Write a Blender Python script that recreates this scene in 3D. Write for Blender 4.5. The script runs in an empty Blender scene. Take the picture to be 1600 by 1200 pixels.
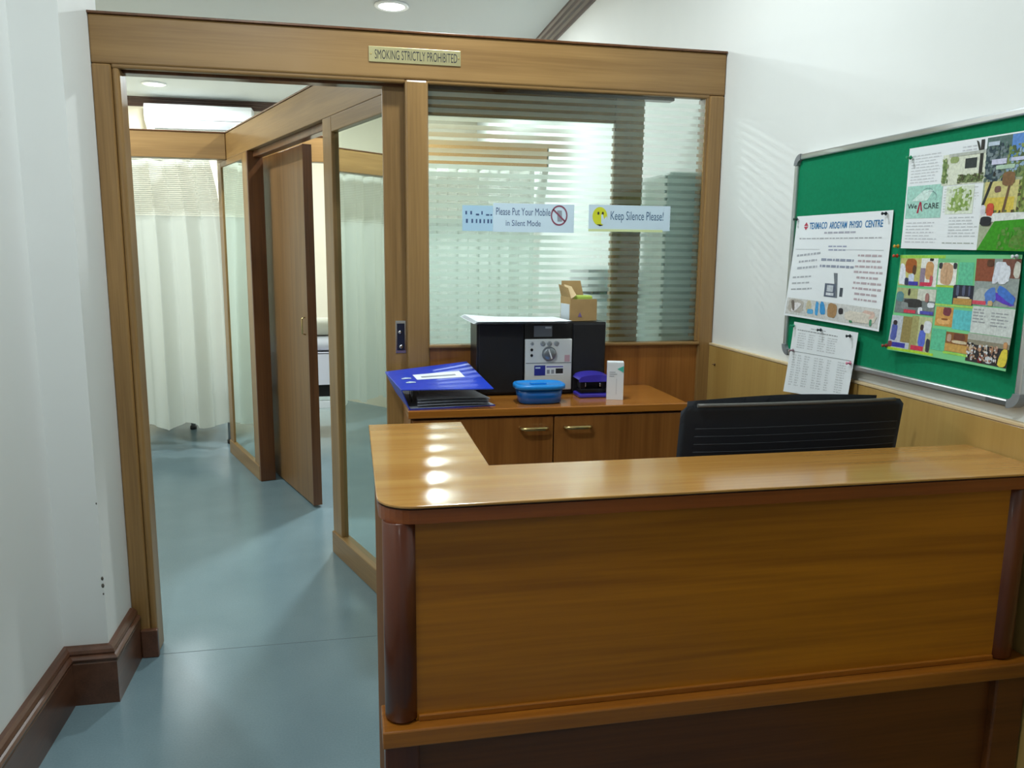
import bpy, bmesh, math, random
from mathutils import Vector, Matrix
random.seed(7)
S = bpy.context.scene
COL = S.collection

# ------------------------------------------------------------------ camera
def make_camera():
    f, yaw, pitch, roll = 1232.14, .2015, .1664, .0102
    cy, sy, cp, sp = math.cos(yaw), math.sin(yaw), math.cos(pitch), math.sin(pitch)
    F = Vector((sy*cp, cy*cp, -sp)); R = Vector((cy, -sy, 0)); U = R.cross(F)
    R2 = R*math.cos(roll) + U*math.sin(roll); U2 = -R*math.sin(roll) + U*math.cos(roll)
    cd = bpy.data.cameras.new('camera'); cam = bpy.data.objects.new('camera', cd); COL.objects.link(cam)
    cd.sensor_width = 36; cd.lens = f/1600*36; cd.clip_start = .02
    m = Matrix((R2, U2, -F)).transposed().to_4x4(); m.translation = (0, -2.849, 1.45)
    cam.matrix_world = m; S.camera = cam
make_camera()

# ------------------------------------------------------------------ world, exposure, lamp strengths
w = bpy.data.worlds.new('world'); S.world = w; w.use_nodes = True
w.node_tree.nodes['Background'].inputs[0].default_value = (.8, .87, .9, 1)
w.node_tree.nodes['Background'].inputs[1].default_value = .3
S.view_settings.view_transform = 'Standard'; S.view_settings.look = 'None'
S.view_settings.gamma = 1; S.view_settings.use_curve_mapping = False
S.view_settings.exposure = 0.0
LAMP_COLOR = (.91, .995, 1.0)
# (x, y, watts): recessed ceiling downlights and an added pair of fill lights
LAMPS = [(.283, 2.32, 56), (-1.71, 5.16, 50), (.75, 4.75, 36), (-1.75, 1.9, 42),
         (.42, -.55, 19), (-.46, -1.88, 22), (-.35, -3.95, 1.5)]  # pair nearest the camera is unseen, added to light the counter front

# ------------------------------------------------------------------ materials
MATS = {}
def srgb(r, g, b):
    def c(v):
        v /= 255
        return v/12.92 if v <= .04045 else ((v+.055)/1.055)**2.4
    return (c(r), c(g), c(b), 1)
def newmat(name):
    m = bpy.data.materials.new(name); m.use_nodes = True
    nt = m.node_tree; return m, nt, nt.nodes['Principled BSDF']
def plain(name, rgb, rough=.5, metal=0, spec=.5, noise=.0, nscale=20, coat=0, emit=0):
    if name in MATS: return MATS[name]
    m, nt, b = newmat(name); c = srgb(*rgb)
    b.inputs['Base Color'].default_value = c; b.inputs['Roughness'].default_value = rough
    b.inputs['Metallic'].default_value = metal; b.inputs['Specular IOR Level'].default_value = spec
    b.inputs['Coat Weight'].default_value = coat
    if emit:
        b.inputs['Emission Color'].default_value = c; b.inputs['Emission Strength'].default_value = emit
    if noise:
        tc = nt.nodes.new('ShaderNodeTexCoord'); n = nt.nodes.new('ShaderNodeTexNoise')
        n.inputs['Scale'].default_value = nscale; n.inputs['Detail'].default_value = 5
        nt.links.new(tc.outputs['Object'], n.inputs['Vector'])
        r = nt.nodes.new('ShaderNodeValToRGB'); r.color_ramp.elements[0].position = .3; r.color_ramp.elements[1].position = .7
        r.color_ramp.elements[0].color = tuple(v*(1-noise) for v in c[:3])+(1,)
        r.color_ramp.elements[1].color = tuple(min(1, v*(1+noise)) for v in c[:3])+(1,)
        nt.links.new(n.outputs['Fac'], r.inputs['Fac']); nt.links.new(r.outputs['Color'], b.inputs['Base Color'])
    MATS[name] = m; return m
def wood(name, light, dark, axis='Z', rough=.3, coat=.2, scale=1.0, knots=.5):
    if name in MATS: return MATS[name]
    m, nt, b = newmat(name); L = nt.links
    tc = nt.nodes.new('ShaderNodeTexCoord'); mp = nt.nodes.new('ShaderNodeMapping')
    sc = [16*scale]*3; sc['XYZ'.index(axis)] = .9*scale
    mp.inputs['Scale'].default_value = sc
    L.new(tc.outputs['Object'], mp.inputs['Vector'])
    n1 = nt.nodes.new('ShaderNodeTexNoise'); n1.inputs['Scale'].default_value = 1.1; n1.inputs['Detail'].default_value = 4; n1.inputs['Distortion'].default_value = knots
    L.new(mp.outputs[0], n1.inputs['Vector'])
    mp2 = nt.nodes.new('ShaderNodeMapping'); sc2 = [150*scale]*3; sc2['XYZ'.index(axis)] = 4*scale
    mp2.inputs['Scale'].default_value = sc2; L.new(tc.outputs['Object'], mp2.inputs['Vector'])
    n2 = nt.nodes.new('ShaderNodeTexNoise'); n2.inputs['Scale'].default_value = 1; n2.inputs['Detail'].default_value = 3
    L.new(mp2.outputs[0], n2.inputs['Vector'])
    mx = nt.nodes.new('ShaderNodeMath'); mx.operation = 'MULTIPLY_ADD'; mx.inputs[1].default_value = .35
    L.new(n2.outputs['Fac'], mx.inputs[0])
    m2 = nt.nodes.new('ShaderNodeMath'); m2.operation = 'MULTIPLY'; m2.inputs[1].default_value = .65
    L.new(n1.outputs['Fac'], m2.inputs[0]); L.new(m2.outputs[0], mx.inputs[2])
    r = nt.nodes.new('ShaderNodeValToRGB')
    r.color_ramp.elements[0].position = .36; r.color_ramp.elements[0].color = srgb(*dark)
    r.color_ramp.elements[1].position = .62; r.color_ramp.elements[1].color = srgb(*light)
    L.new(mx.outputs[0], r.inputs['Fac']); L.new(r.outputs['Color'], b.inputs['Base Color'])
    b.inputs['Roughness'].default_value = rough; b.inputs['Coat Weight'].default_value = coat; b.inputs['Coat Roughness'].default_value = .12
    bp = nt.nodes.new('ShaderNodeBump'); bp.inputs['Strength'].default_value = .05; bp.inputs['Distance'].default_value = .002
    L.new(n2.outputs['Fac'], bp.inputs['Height']); L.new(bp.outputs[0], b.inputs['Normal'])
    MATS[name] = m; return m
def glass(name, tint, mul, add):
    m = bpy.data.materials.new(name); m.use_nodes = True; nt = m.node_tree; nt.nodes.clear(); L = nt.links
    out = nt.nodes.new('ShaderNodeOutputMaterial'); mix = nt.nodes.new('ShaderNodeMixShader')
    t = nt.nodes.new('ShaderNodeBsdfTransparent'); t.inputs[0].default_value = tint
    g = nt.nodes.new('ShaderNodeBsdfGlossy'); g.inputs['Roughness'].default_value = .0; g.inputs[0].default_value = (.9, 1, .96, 1)
    fr = nt.nodes.new('ShaderNodeFresnel'); fr.inputs['IOR'].default_value = 1.5
    ma = nt.nodes.new('ShaderNodeMath'); ma.operation = 'MULTIPLY_ADD'; ma.use_clamp = True
    ma.inputs[1].default_value = mul; ma.inputs[2].default_value = add
    L.new(fr.outputs[0], ma.inputs[0]); L.new(ma.outputs[0], mix.inputs[0]); L.new(t.outputs[0], mix.inputs[1]); L.new(g.outputs[0], mix.inputs[2])
    L.new(mix.outputs[0], out.inputs[0]); MATS[name] = m; return m
def frost(name, rgb, white):
    m = bpy.data.materials.new(name); m.use_nodes = True; nt = m.node_tree; nt.nodes.clear(); L = nt.links
    out = nt.nodes.new('ShaderNodeOutputMaterial'); mix = nt.nodes.new('ShaderNodeMixShader'); mix2 = nt.nodes.new('ShaderNodeMixShader')
    rf = nt.nodes.new('ShaderNodeBsdfRefraction'); rf.inputs['Roughness'].default_value = .34; rf.inputs['IOR'].default_value = 1.25
    d = nt.nodes.new('ShaderNodeBsdfDiffuse'); tr = nt.nodes.new('ShaderNodeBsdfTranslucent')
    rf.inputs['Color'].default_value = (.95, 1, .98, 1)
    d.inputs[0].default_value = rgb; tr.inputs[0].default_value = rgb; mix2.inputs[0].default_value = .5; mix.inputs[0].default_value = white
    L.new(d.outputs[0], mix2.inputs[1]); L.new(tr.outputs[0], mix2.inputs[2])
    L.new(rf.outputs[0], mix.inputs[1]); L.new(mix2.outputs[0], mix.inputs[2]); L.new(mix.outputs[0], out.inputs[0]); MATS[name] = m; return m
def cloth(name, rgb, net=False):
    m = bpy.data.materials.new(name); m.use_nodes = True; nt = m.node_tree; nt.nodes.clear(); L = nt.links
    out = nt.nodes.new('ShaderNodeOutputMaterial'); mix = nt.nodes.new('ShaderNodeMixShader')
    d = nt.nodes.new('ShaderNodeBsdfDiffuse'); tr = nt.nodes.new('ShaderNodeBsdfTranslucent')
    c = srgb(*rgb); d.inputs[0].default_value = c; tr.inputs[0].default_value = c; mix.inputs[0].default_value = .3
    L.new(d.outputs[0], mix.inputs[1]); L.new(tr.outputs[0], mix.inputs[2]); last = mix
    if net:
        tc = nt.nodes.new('ShaderNodeTexCoord'); wv = nt.nodes.new('ShaderNodeTexWave'); wv.bands_direction = 'Z'
        wv.inputs['Scale'].default_value = 24; wv.inputs['Distortion'].default_value = .15
        L.new(tc.outputs['Object'], wv.inputs['Vector'])
        r = nt.nodes.new('ShaderNodeMapRange'); r.inputs[1].default_value = .35; r.inputs[2].default_value = .75; r.inputs[3].default_value = .28; r.inputs[4].default_value = .0
        L.new(wv.outputs['Fac'], r.inputs[0])
        t = nt.nodes.new('ShaderNodeBsdfTransparent'); m2 = nt.nodes.new('ShaderNodeMixShader')
        L.new(r.outputs[0], m2.inputs[0]); L.new(mix.outputs[0], m2.inputs[1]); L.new(t.outputs[0], m2.inputs[2]); last = m2
    L.new(last.outputs[0], out.inputs[0]); MATS[name] = m; return m

TL, TD = (156, 120, 72), (126, 94, 52)
W_Z = wood('teak_upright', TL, TD, 'Z', .34, .15)
W_X = wood('teak_level', (153, 118, 70), (130, 97, 54), 'X', .38, .1)
W_PANEL = wood('teak_panel_upright', (160, 104, 50), (126, 76, 32), 'Z', .3, .2, .7)
W_DARK = wood('teak_dark', (112, 72, 42), (84, 50, 28), 'Z', .3, .2)
W_TOP = wood('counter_top_teak', (194, 144, 74), (172, 120, 54), 'X', .17, .6, .8)
W_TOPY = wood('counter_top_teak_y', (202, 140, 58), (178, 116, 42), 'Y', .17, .6, .8)
W_FRONT = wood('counter_front_teak', (186, 116, 16), (146, 86, 8), 'X', .34, .2, .7, .9)
W_POST = wood('counter_post_red', (98, 46, 20), (78, 32, 13), 'Z', .3, .25)
W_SIDE = wood('counter_side_teak', (140, 90, 42), (112, 68, 28), 'Z', .7, 0)
W_SIDE.node_tree.nodes['Principled BSDF'].inputs['Specular IOR Level'].default_value = .2
W_RAIL = wood('counter_rail_red', (140, 72, 26), (112, 52, 18), 'X', .3, .25)
W_LEDGE = wood('counter_ledge', (166, 100, 28), (126, 72, 20), 'X', .32, .2)
W_PLINTH = wood('counter_plinth', (112, 62, 22), (86, 44, 14), 'X', .36, .15)
W_OAK = wood('wall_panel_veneer', (182, 148, 84), (168, 132, 70), 'Z', .4, .1, .6, .3)
W_BASE = wood('baseboard_brown', (102, 66, 47), (80, 50, 34), 'Y', .34, .15)
W_CORN = wood('cornice_brown', (84, 54, 44), (62, 40, 34), 'Y', .35, .15)
W_CORNX = wood('cornice_brown_x', (84, 60, 50), (66, 46, 40), 'X', .35, .15)
WALL = plain('wall_paint', (230, 232, 230), .65, noise=.015, nscale=3, spec=.25)
WALLB = plain('wall_paint_cream', (232, 222, 200), .65, noise=.02, nscale=3, spec=.25)
CEIL = plain('ceiling_paint', (206, 212, 212), .8, spec=.2)
def floor_mat():
    m, nt, b = newmat('blue_grey_vinyl'); L = nt.links
    tc = nt.nodes.new('ShaderNodeTexCoord'); n = nt.nodes.new('ShaderNodeTexNoise'); n.inputs['Scale'].default_value = 2.2; n.inputs['Detail'].default_value = 3
    n2 = nt.nodes.new('ShaderNodeTexNoise'); n2.inputs['Scale'].default_value = 160; n2.inputs['Detail'].default_value = 2
    L.new(tc.outputs['Object'], n.inputs['Vector']); L.new(tc.outputs['Object'], n2.inputs['Vector'])
    a = nt.nodes.new('ShaderNodeMath'); a.operation = 'MULTIPLY_ADD'; a.inputs[1].default_value = .3; L.new(n2.outputs['Fac'], a.inputs[0]); 
    a2 = nt.nodes.new('ShaderNodeMath'); a2.operation = 'MULTIPLY'; a2.inputs[1].default_value = .7; L.new(n.outputs['Fac'], a2.inputs[0]); L.new(a2.outputs[0], a.inputs[2])
    r = nt.nodes.new('ShaderNodeValToRGB'); r.color_ramp.elements[0].position = .35; r.color_ramp.elements[1].position = .65
    r.color_ramp.elements[0].color = srgb(104, 126, 134); r.color_ramp.elements[1].color = srgb(117, 139, 146)
    L.new(a.outputs[0], r.inputs['Fac']); L.new(r.outputs[0], b.inputs['Base Color'])
    b.inputs['Roughness'].default_value = .22; b.inputs['Specular IOR Level'].default_value = .5
    bp = nt.nodes.new('ShaderNodeBump'); bp.inputs['Strength'].default_value = .08; bp.inputs['Distance'].default_value = .01
    L.new(n.outputs['Fac'], bp.inputs['Height']); L.new(bp.outputs[0], b.inputs['Normal']); return m
FLOOR = floor_mat()
GLASS_W = glass('window_glass', (.965, .985, .978, 1), 1.0, .0)
GLASS_R = glass('tinted_reflective_glass', (.55, .70, .62, 1), 2.2, .42)
FROST = frost('frosted_film', srgb(222, 236, 228), .13)
CURT = cloth('curtain_cloth', (216, 221, 213)); NET = cloth('curtain_net', (220, 225, 217), True)
CURT_G = cloth('curtain_cloth_green', (212, 221, 214))
ALU = plain('aluminium', (200, 204, 206), .32, .85)
CHROME = plain('chrome', (205, 208, 214), .15, 1)
BRASS = plain('brass', (214, 190, 130), .25, .9)
BRASSP = plain('brass_plate', (196, 186, 140), .34, .75, noise=.08, nscale=14)
BLACKP = plain('black_plastic', (20, 20, 22), .4)
GREYP = plain('grey_plastic', (128, 132, 136), .4)
WHITEP = plain('white_plastic', (240, 243, 245), .35)
PAPER = plain('white_paper', (236, 240, 244), .7, spec=.2)
INK = plain('black_ink', (34, 34, 40), .6)
GREYINK = plain('grey_ink', (150, 154, 164), .7, spec=.2)

# ------------------------------------------------------------------ mesh helpers
OFF = {}
class MB:
    def __init__(s): s.bm = bmesh.new(); s.mi = 0
    def box(s, x0, x1, y0, y1, z0, z1, bev=0, seg=2):
        b = bmesh.new(); bmesh.ops.create_cube(b, size=1)
        for v in b.verts: v.co = Vector(((x0+x1)/2+v.co.x*(x1-x0), (y0+y1)/2+v.co.y*(y1-y0), (z0+z1)/2+v.co.z*(z1-z0)))
        if bev: bmesh.ops.bevel(b, geom=b.edges[:], offset=bev, segments=seg, affect='EDGES', profile=.5)
        s.merge(b); return s
    def merge(s, b, mat=None):
        if mat is not None: b.transform(mat)
        for f in b.faces: f.material_index = s.mi
        me = bpy.data.meshes.new('t'); b.to_mesh(me); b.free(); s.bm.from_mesh(me); bpy.data.meshes.remove(me)
    def poly(s, pts):
        vs = [s.bm.verts.new(p) for p in pts]; f = s.bm.faces.new(vs); f.material_index = s.mi; return s
    def prism(s, pts, off, bev=0):
        b = bmesh.new(); vs = [b.verts.new(p) for p in pts]; f = b.faces.new(vs)
        r = bmesh.ops.extrude_face_region(b, geom=[f])
        for v in [g for g in r['geom'] if isinstance(g, bmesh.types.BMVert)]: v.co += Vector(off)
        bmesh.ops.recalc_face_normals(b, faces=b.faces[:])
        if bev:
            big = [e for e in b.edges if any(len(fc.verts) == len(pts) for fc in e.link_faces)]
            bmesh.ops.bevel(b, geom=big, offset=bev, segments=2, affect='EDGES', profile=.5)
        s.merge(b); return s
    def tube(s, path, r, n=10, closed=False):
        path = [Vector(p) for p in path]; rings = []; N = len(path)
        for i, p in enumerate(path):
            a = path[i-1] if i else (path[-1] if closed else p); c = path[(i+1) % N] if (i < N-1 or closed) else p
            t = (c-a).normalized(); up = Vector((0, 0, 1)) if abs(t.z) < .9 else Vector((1, 0, 0))
            u = t.cross(up).normalized(); v = u.cross(t); rr = r[i] if isinstance(r, (list, tuple)) else r
            rings.append([s.bm.verts.new(p+u*rr*math.cos(2*math.pi*k/n)+v*rr*math.sin(2*math.pi*k/n)) for k in range(n)])
        for i in range(N if closed else N-1):
            A, B = rings[i], rings[(i+1) % N]
            for k in range(n):
                f = s.bm.faces.new((A[k], A[(k+1) % n], B[(k+1) % n], B[k])); f.smooth = True; f.material_index = s.mi
        if not closed:
            for q in (rings[0][::-1], rings[-1]): s.bm.faces.new(q).material_index = s.mi
        return s
    def lathe(s, prof, c=(0, 0, 0), axis='Z', n=24, sx=1, sy=1):
        rings = []
        for r, h in prof:
            ring = []
            for k in range(n):
                a = 2*math.pi*k/n; p = (r*math.cos(a)*sx, r*math.sin(a)*sy, h)
                if axis == 'Y': p = (p[0], -p[2], p[1])
                if axis == 'X': p = (-p[2], p[0], p[1])
                ring.append(s.bm.verts.new(Vector(p)+Vector(c)))
            rings.append(ring)
        for A, B in zip(rings, rings[1:]):
            for k in range(n):
                f = s.bm.faces.new((A[k], A[(k+1) % n], B[(k+1) % n], B[k])); f.smooth = True; f.material_index = s.mi
        for q in (rings[0][::-1], rings[-1]): s.bm.faces.new(q).material_index = s.mi
        return s
    def grid(s, fn, nu, nv, smooth=True):
        V = [[s.bm.verts.new(fn(i/nu, j/nv)) for j in range(nv+1)] for i in range(nu+1)]
        for i in range(nu):
            for j in range(nv):
                f = s.bm.faces.new((V[i][j], V[i+1][j], V[i+1][j+1], V[i][j+1])); f.smooth = smooth; f.material_index = s.mi
        return s
    def build(s, name, mat, parent=None, world=True, recalc=True):
        if recalc: bmesh.ops.recalc_face_normals(s.bm, faces=s.bm.faces[:])
        me = bpy.data.meshes.new(name); s.bm.to_mesh(me); s.bm.free()
        for m in (mat if isinstance(mat, (list, tuple)) else [mat]): me.materials.append(m)
        return link(name, me, parent, world)
def link(name, me, parent=None, world=True):
    o = bpy.data.objects.new(name, me); COL.objects.link(o)
    if parent is not None:
        o.parent = parent; off = OFF.get(parent, Vector((0, 0, 0))); OFF[o] = off
        if world and off.length: me.transform(Matrix.Translation(-off))
    return o
def tag(o, label=None, cat=None, group=None, kind=None):
    if label: o['label'] = label
    if cat: o['category'] = cat
    if group: o['group'] = group
    if kind: o['kind'] = kind
    return o
def thing(name, label, cat, loc=(0, 0, 0), rz=0, group=None, kind=None):
    o = bpy.data.objects.new(name, None); COL.objects.link(o); o.location = loc; o.rotation_euler = (0, 0, rz); o.empty_display_size = .05
    if rz == 0: OFF[o] = Vector(loc)
    return tag(o, label, cat, group, kind)
def bx(name, d, mat, parent=None, bev=.002, world=True):
    return MB().box(*d, bev=bev).build(name, mat, parent, world)
def offset_mesh(o, loc):
    o.data.transform(Matrix.Translation(-Vector(loc))); o.location = loc; return o
def text_geo(s, bold=0):
    cu = bpy.data.curves.new('t', 'FONT'); cu.body = s; cu.size = 1; cu.offset = bold; cu.resolution_u = 3
    o = bpy.data.objects.new('t', cu); COL.objects.link(o)
    dg = bpy.context.evaluated_depsgraph_get(); me = bpy.data.meshes.new_from_object(o.evaluated_get(dg))
    bpy.data.objects.remove(o); bpy.data.curves.remove(cu); return me
def text(name, s, o, ux, uy, w, h, mat, parent, shear=0, bold=0, world=True):
    """lettering fitted into the box o + ux*w + uy*h"""
    me = text_geo(s, bold); xs = [v.co.x for v in me.vertices]; ys = [v.co.y for v in me.vertices]
    x0, x1, y0, y1 = min(xs), max(xs), min(ys), max(ys); o, ux, uy = Vector(o), Vector(ux), Vector(uy)
    for v in me.vertices:
        a, b = (v.co.x-x0)/(x1-x0)*w, (v.co.y-y0)/(y1-y0)*h; v.co = o+ux*(a+shear*b)+uy*b
    me.materials.append(mat); me.name = name
    return link(name, me, parent, world)
def arc(cx, cy, r, a0, a1, n):
    return [(cx+r*math.cos(math.radians(a0+(a1-a0)*i/n)), cy+r*math.sin(math.radians(a0+(a1-a0)*i/n))) for i in range(n+1)]

# ------------------------------------------------------------------ the room shell
XR, ZC, YB, YF = 1.38, 2.924, 5.93, -4.6
def struct(o): o['kind'] = 'structure'; return o
fl = struct(bx('floor', (-2.8, XR+.1, YF-.1, YB+.1, -.1, 0), FLOOR, bev=0))
MB().box(-.708, .20, -.0005, .0015, -.001, .0005).build('seam', plain('seam_dark', (84, 98, 104), .6), fl)
struct(bx('ceiling', (-2.8, XR+.1, YF-.1, YB+.1, ZC, ZC+.1), CEIL, bev=0))
struct(bx('wall_right', (XR, XR+.1, YF-.1, YB+.1, 0, ZC), WALL, bev=0))
struct(bx('wall_back', (-2.8, XR, YB, YB+.1, 0, ZC), WALLB, bev=0))
struct(bx('wall_front', (-2.8, XR, YF-.1, YF, 0, ZC), WALL, bev=0))
wl = MB().prism([(-2.8, YF, 0), (-.925, YF, 0), (-.925, -.27, 0), (-.793, -.27, 0), (-.793, .10, 0), (-2.8, .10, 0)], (0, 0, ZC)).build('wall_left', WALL)
struct(wl)
chip = plain('chipped_plaster', (92, 88, 80), .9)
for z, r in ((.412, .007), (.388, .008), (.66, .0035), (.36, .004)):
    MB().lathe([(r*.3, .0016), (r, .0), (r*.8, -.001)], (-.796, -.2705, z), 'Y', 7, sx=.6).build('plaster_chip', chip, wl)
struct(bx('wall_inner_left', (-2.8, -2.7, .10, YB, 0, ZC), WALLB, bev=0))

def sweep(path, prof, nrm):
    """profile (offset from wall, height) along a mitred path; nrm: outward normal of each leg"""
    m = MB(); rings = []
    for i, p in enumerate(path):
        ns = [nrm[j] for j in (i-1, i) if 0 <= j < len(nrm)]
        n = Vector(ns[0]) if len(ns) == 1 or ns[0] == ns[1] else Vector(ns[0])+Vector(ns[1])
        rings.append([m.bm.verts.new((p[0]+n.x*d, p[1]+n.y*d, h)) for d, h in prof])
    for A, B in zip(rings, rings[1:]):
        for k in range(len(prof)-1): m.bm.faces.new((A[k], A[k+1], B[k+1], B[k]))
    for q in (rings[0][::-1], rings[-1]): m.bm.faces.new(q)
    return m
BP = [(.0, 0), (.030, 0), (.030, .140), (.026, .146), (.032, .150), (.034, .157), (.028, .163), (.022, .166), (.024, .173), (.020, .182), (.012, .190), (0, .192)]
bb = sweep([(-.925, YF), (-.925, -.27), (-.793, -.27), (-.793, -.012)], BP, [(1, 0), (0, -1), (1, 0)]).build('baseboard_left', W_BASE)
struct(bb)
CP = [(0, ZC-.085), (.012, ZC-.085), (.014, ZC-.066), (.03, ZC-.058), (.034, ZC-.042), (.046, ZC-.036), (.052, ZC-.018), (.066, ZC-.012), (.07, ZC), (0, ZC)]
struct(sweep([(XR, YF), (XR, YB)], CP, [(-1, 0)]).build('trim_1', W_CORN))
struct(sweep([(-2.7, YB), (XR, YB)], CP, [(0, -1)]).build('trim_2', W_CORNX))

# veneered panelling on the lower right wall
wp = thing('wall_panelling', None, None, (XR, -2.2, 0), kind='structure')
for y0, y1 in ((-.932, -.002), (-1.93, -.936), (-2.93, -1.934), (-4.55, -2.934)):
    bx('panel', (XR-.014, XR, y0, y1, .0, 1.098), W_OAK, wp, .0015)
bx('capping', (XR-.016, XR, -4.55, -.002, 1.099, 1.107), plain('capping_pale', (214, 190, 150), .4), wp, .0015)
MB().lathe([(.004, 0), (.005, .004), (.0015, .006), (.0015, .012)], (XR-.014, -.06, 1.03), 'X', 10).build('peg', plain('peg_brown', (96, 66, 30), .5), wp)

# ------------------------------------------------------------------ front partition
ZH, ZT, ZS = 2.022, 2.184, 1.112
fp = thing('glazed_partition', 'teak framed partition with striped glass window and doorway beside the counter', 'partition', (.3, 0, 0))
def lev(name, x0, x1, y0, y1, z0, z1, p=fp, bev=.006, mat=W_X): return bx(name, (x0, x1, y0, y1, z0, z1), mat, p, bev)
lev('header', -.793, 1.379, 0, .10, ZH+.006, ZT-.008)
lev('header_cap', -.797, 1.379, -.006, .106, ZT-.008, ZT, bev=.002, mat=W_DARK)
lev('door_jamb', -.793, -.735, 0, .10, 0, ZH+.006, mat=W_Z)
lev('door_jamb_bead', -.735, -.712, .006, .094, 0, ZH-.002, mat=W_Z, bev=.008)
lev('jamb_plinth', -.762, -.706, -.022, .0, 0, .105, mat=W_BASE, bev=.004)
lev('header_bead', -.735, .20, .004, .03, ZH-.006, ZH+.012, bev=.006)
lev('track_cover', -.735, 1.2, .046, .10, ZH-.012, ZH+.01, bev=.002, mat=W_DARK)
lev('mullion', .196, .277, 0, .044, 0, ZH+.006, mat=W_Z, bev=.008)
lev('end_stile', 1.318, 1.379, 0, .10, 0, ZH+.006, mat=W_Z, bev=.007)
lev('window_bead', .272, 1.322, .004, .03, ZH-.005, ZH+.012, bev=.005)
lev('window_sill', .272, 1.322, -.008, .044, ZS-.012, ZS, bev=.004)
lev('window_bead_side', 1.308, 1.322, .006, .03, ZS, ZH, bev=.004, mat=W_Z)
lev('lower_panel', .274, 1.32, .008, .04, 0, ZS-.012, mat=W_PANEL, bev=.001)
pane = bx('window_pane', (.277, 1.31, .017, .022, ZS, ZH), GLASS_W, fp, 0)
stripe = None; z = ZS+.004; k = 0
while z+.016 < ZH-.003:
    if stripe is None:
        stripe = MB().poly([(.278, .0163, 0), (1.309, .0163, 0), (1.309, .0163, .016), (.278, .0163, .016)]).build('frosted_stripe', FROST, pane); base = stripe; stripe.location = (0, 0, z)
    else:
        c = base.copy(); COL.objects.link(c); c.location = (0, 0, z)
    z += .027

# sliding door parked behind the window
sd = thing('sliding_door', 'teak and glass sliding door parked behind the striped window', 'door', (.6, .07, 0))
lev('stile', .121, .225, .052, .090, .012, 2.018, sd, .004, W_Z)
lev('stile', .972, 1.085, .052, .090, .012, 2.018, sd, .004, W_Z)
lev('top_rail', .225, .972, .052, .090, 1.922, 2.018, sd, .004)
lev('bottom_rail', .225, .972, .052, .090, .012, .14, sd, .004)
bx('door_glass', (.22, .977, .068, .073, .135, 1.927), GLASS_W, sd, 0)
lk = bx('lock_plate', (.156, .194, .0495, .0525, 1.078, 1.197), CHROME, sd, .001)
bx('finger_recess', (.161, .189, .0485, .0497, 1.088, 1.187), plain('lock_recess', (48, 52, 74), .3, .6), lk, .0005)
MB().lathe([(.007, 0), (.007, .003), (.003, .0045)], (.172, .0487, 1.155), 'Y', 14).build('keyhole', CHROME, lk)
MB().lathe([(.008, 0), (.008, .003), (.004, .005)], (.176, .0487, 1.102), 'Y', 14).build('latch_knob', CHROME, lk)

# brass sign on the header
sg = thing('brass_sign', 'small engraved brass sign on the partition header', 'sign', (.233, -.001, 2.10))
bx('plate', (.077, .389, -.0035, -.0003, 2.078, 2.128), BRASSP, sg, .0008)
text('lettering', 'SMOKING STRICTLY PROHIBITED', (.097, -.0039, 2.088), (1, 0, 0), (0, 0, 1), .280, .030, INK, sg)
for x in (.084, .382): MB().lathe([(.003, 0), (.003, .001), (.0015, .002)], (x, -.0035, 2.103), 'Y', 10).build('screw', BRASS, sg)

# stickers on the window
def sticker(name, label, x0, x1, z0, z1, mat, dy=0):
    t = thing(name, label, 'sticker', ((x0+x1)/2, .0152-dy, z0))
    bx('film', (x0, x1, .0146-dy, .0152-dy, z0, z1), mat, t, 0); return t
LB = plain('sticker_pale_blue', (206, 226, 240), .4); BLU = plain('sticker_blue', (176, 210, 232), .4); NAVY = plain('sticker_navy', (60, 84, 128), .5)
ex = (1, 0, 0); ez = (0, 0, 1)
t = sticker('window_sticker', 'pale blue window sticker with broken dark letter strokes beside the mobile sticker', .397, .509, 1.522, 1.612, BLU)
for i, (x, z0, hh, ww) in enumerate([(.408, 1.580, .012, .006), (.426, 1.580, .012, .006), (.446, 1.577, .006, .012), (.466, 1.580, .012, .005), (.483, 1.577, .005, .012), (.499, 1.577, .005, .006),
                    (.410, 1.550, .014, .007), (.430, 1.550, .014, .006), (.446, 1.550, .014, .005), (.459, 1.550, .014, .006), (.474, 1.550, .014, .005), (.488, 1.550, .014, .006), (.500, 1.550, .014, .005)]):
    MB().box(x, x+ww, .0142, .0146, z0, z0+hh).build('letter_stroke', NAVY, t)
t = sticker('window_sticker', 'white window sticker asking for mobiles in silent mode with crossed phone', .5095, .812, 1.520, 1.622, LB)
text('lettering', 'Please Put Your Mobile', (.520, .0143, 1.580), ex, ez, .202, .026, NAVY, t)
text('lettering', 'in Silent Mode', (.556, .0143, 1.542), ex, ez, .130, .021, NAVY, t)
RED = plain('prohibition_red', (140, 74, 96), .5)
cx, cz = .755, 1.582
m = MB()
for k in range(28):
    a, b = 2*math.pi*k/28, 2*math.pi*(k+1)/28
    m.poly([(cx+r*math.cos(q)*.86, .0142, cz+r*math.sin(q)) for r, q in ((.037, a), (.037, b), (.031, b), (.031, a))])
m.poly([(cx-.021, .0142, cz+.024), (cx-.025, .0142, cz+.019), (cx+.021, .0142, cz-.024), (cx+.025, .0142, cz-.019)])
m.build('prohibition_ring', RED, t)
MB().prism([(cx-.006, .0145, cz-.022), (cx+.012, .0145, cz-.022), (cx+.010, .0145, cz+.018), (cx-.008, .0145, cz+.018)], (0, -.0002, 0)).build('phone_picture', GREYINK, t)
t = sticker('window_sticker', 'white window sticker asking to keep silence with yellow face', .868, 1.188, 1.532, 1.624, LB)
bx('green_edge', (.868, 1.16, .0142, .0146, 1.527, 1.536), plain('sticker_lime', (214, 226, 170), .5), t, 0)
YEL = plain('face_yellow', (212, 216, 48), .5)
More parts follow.
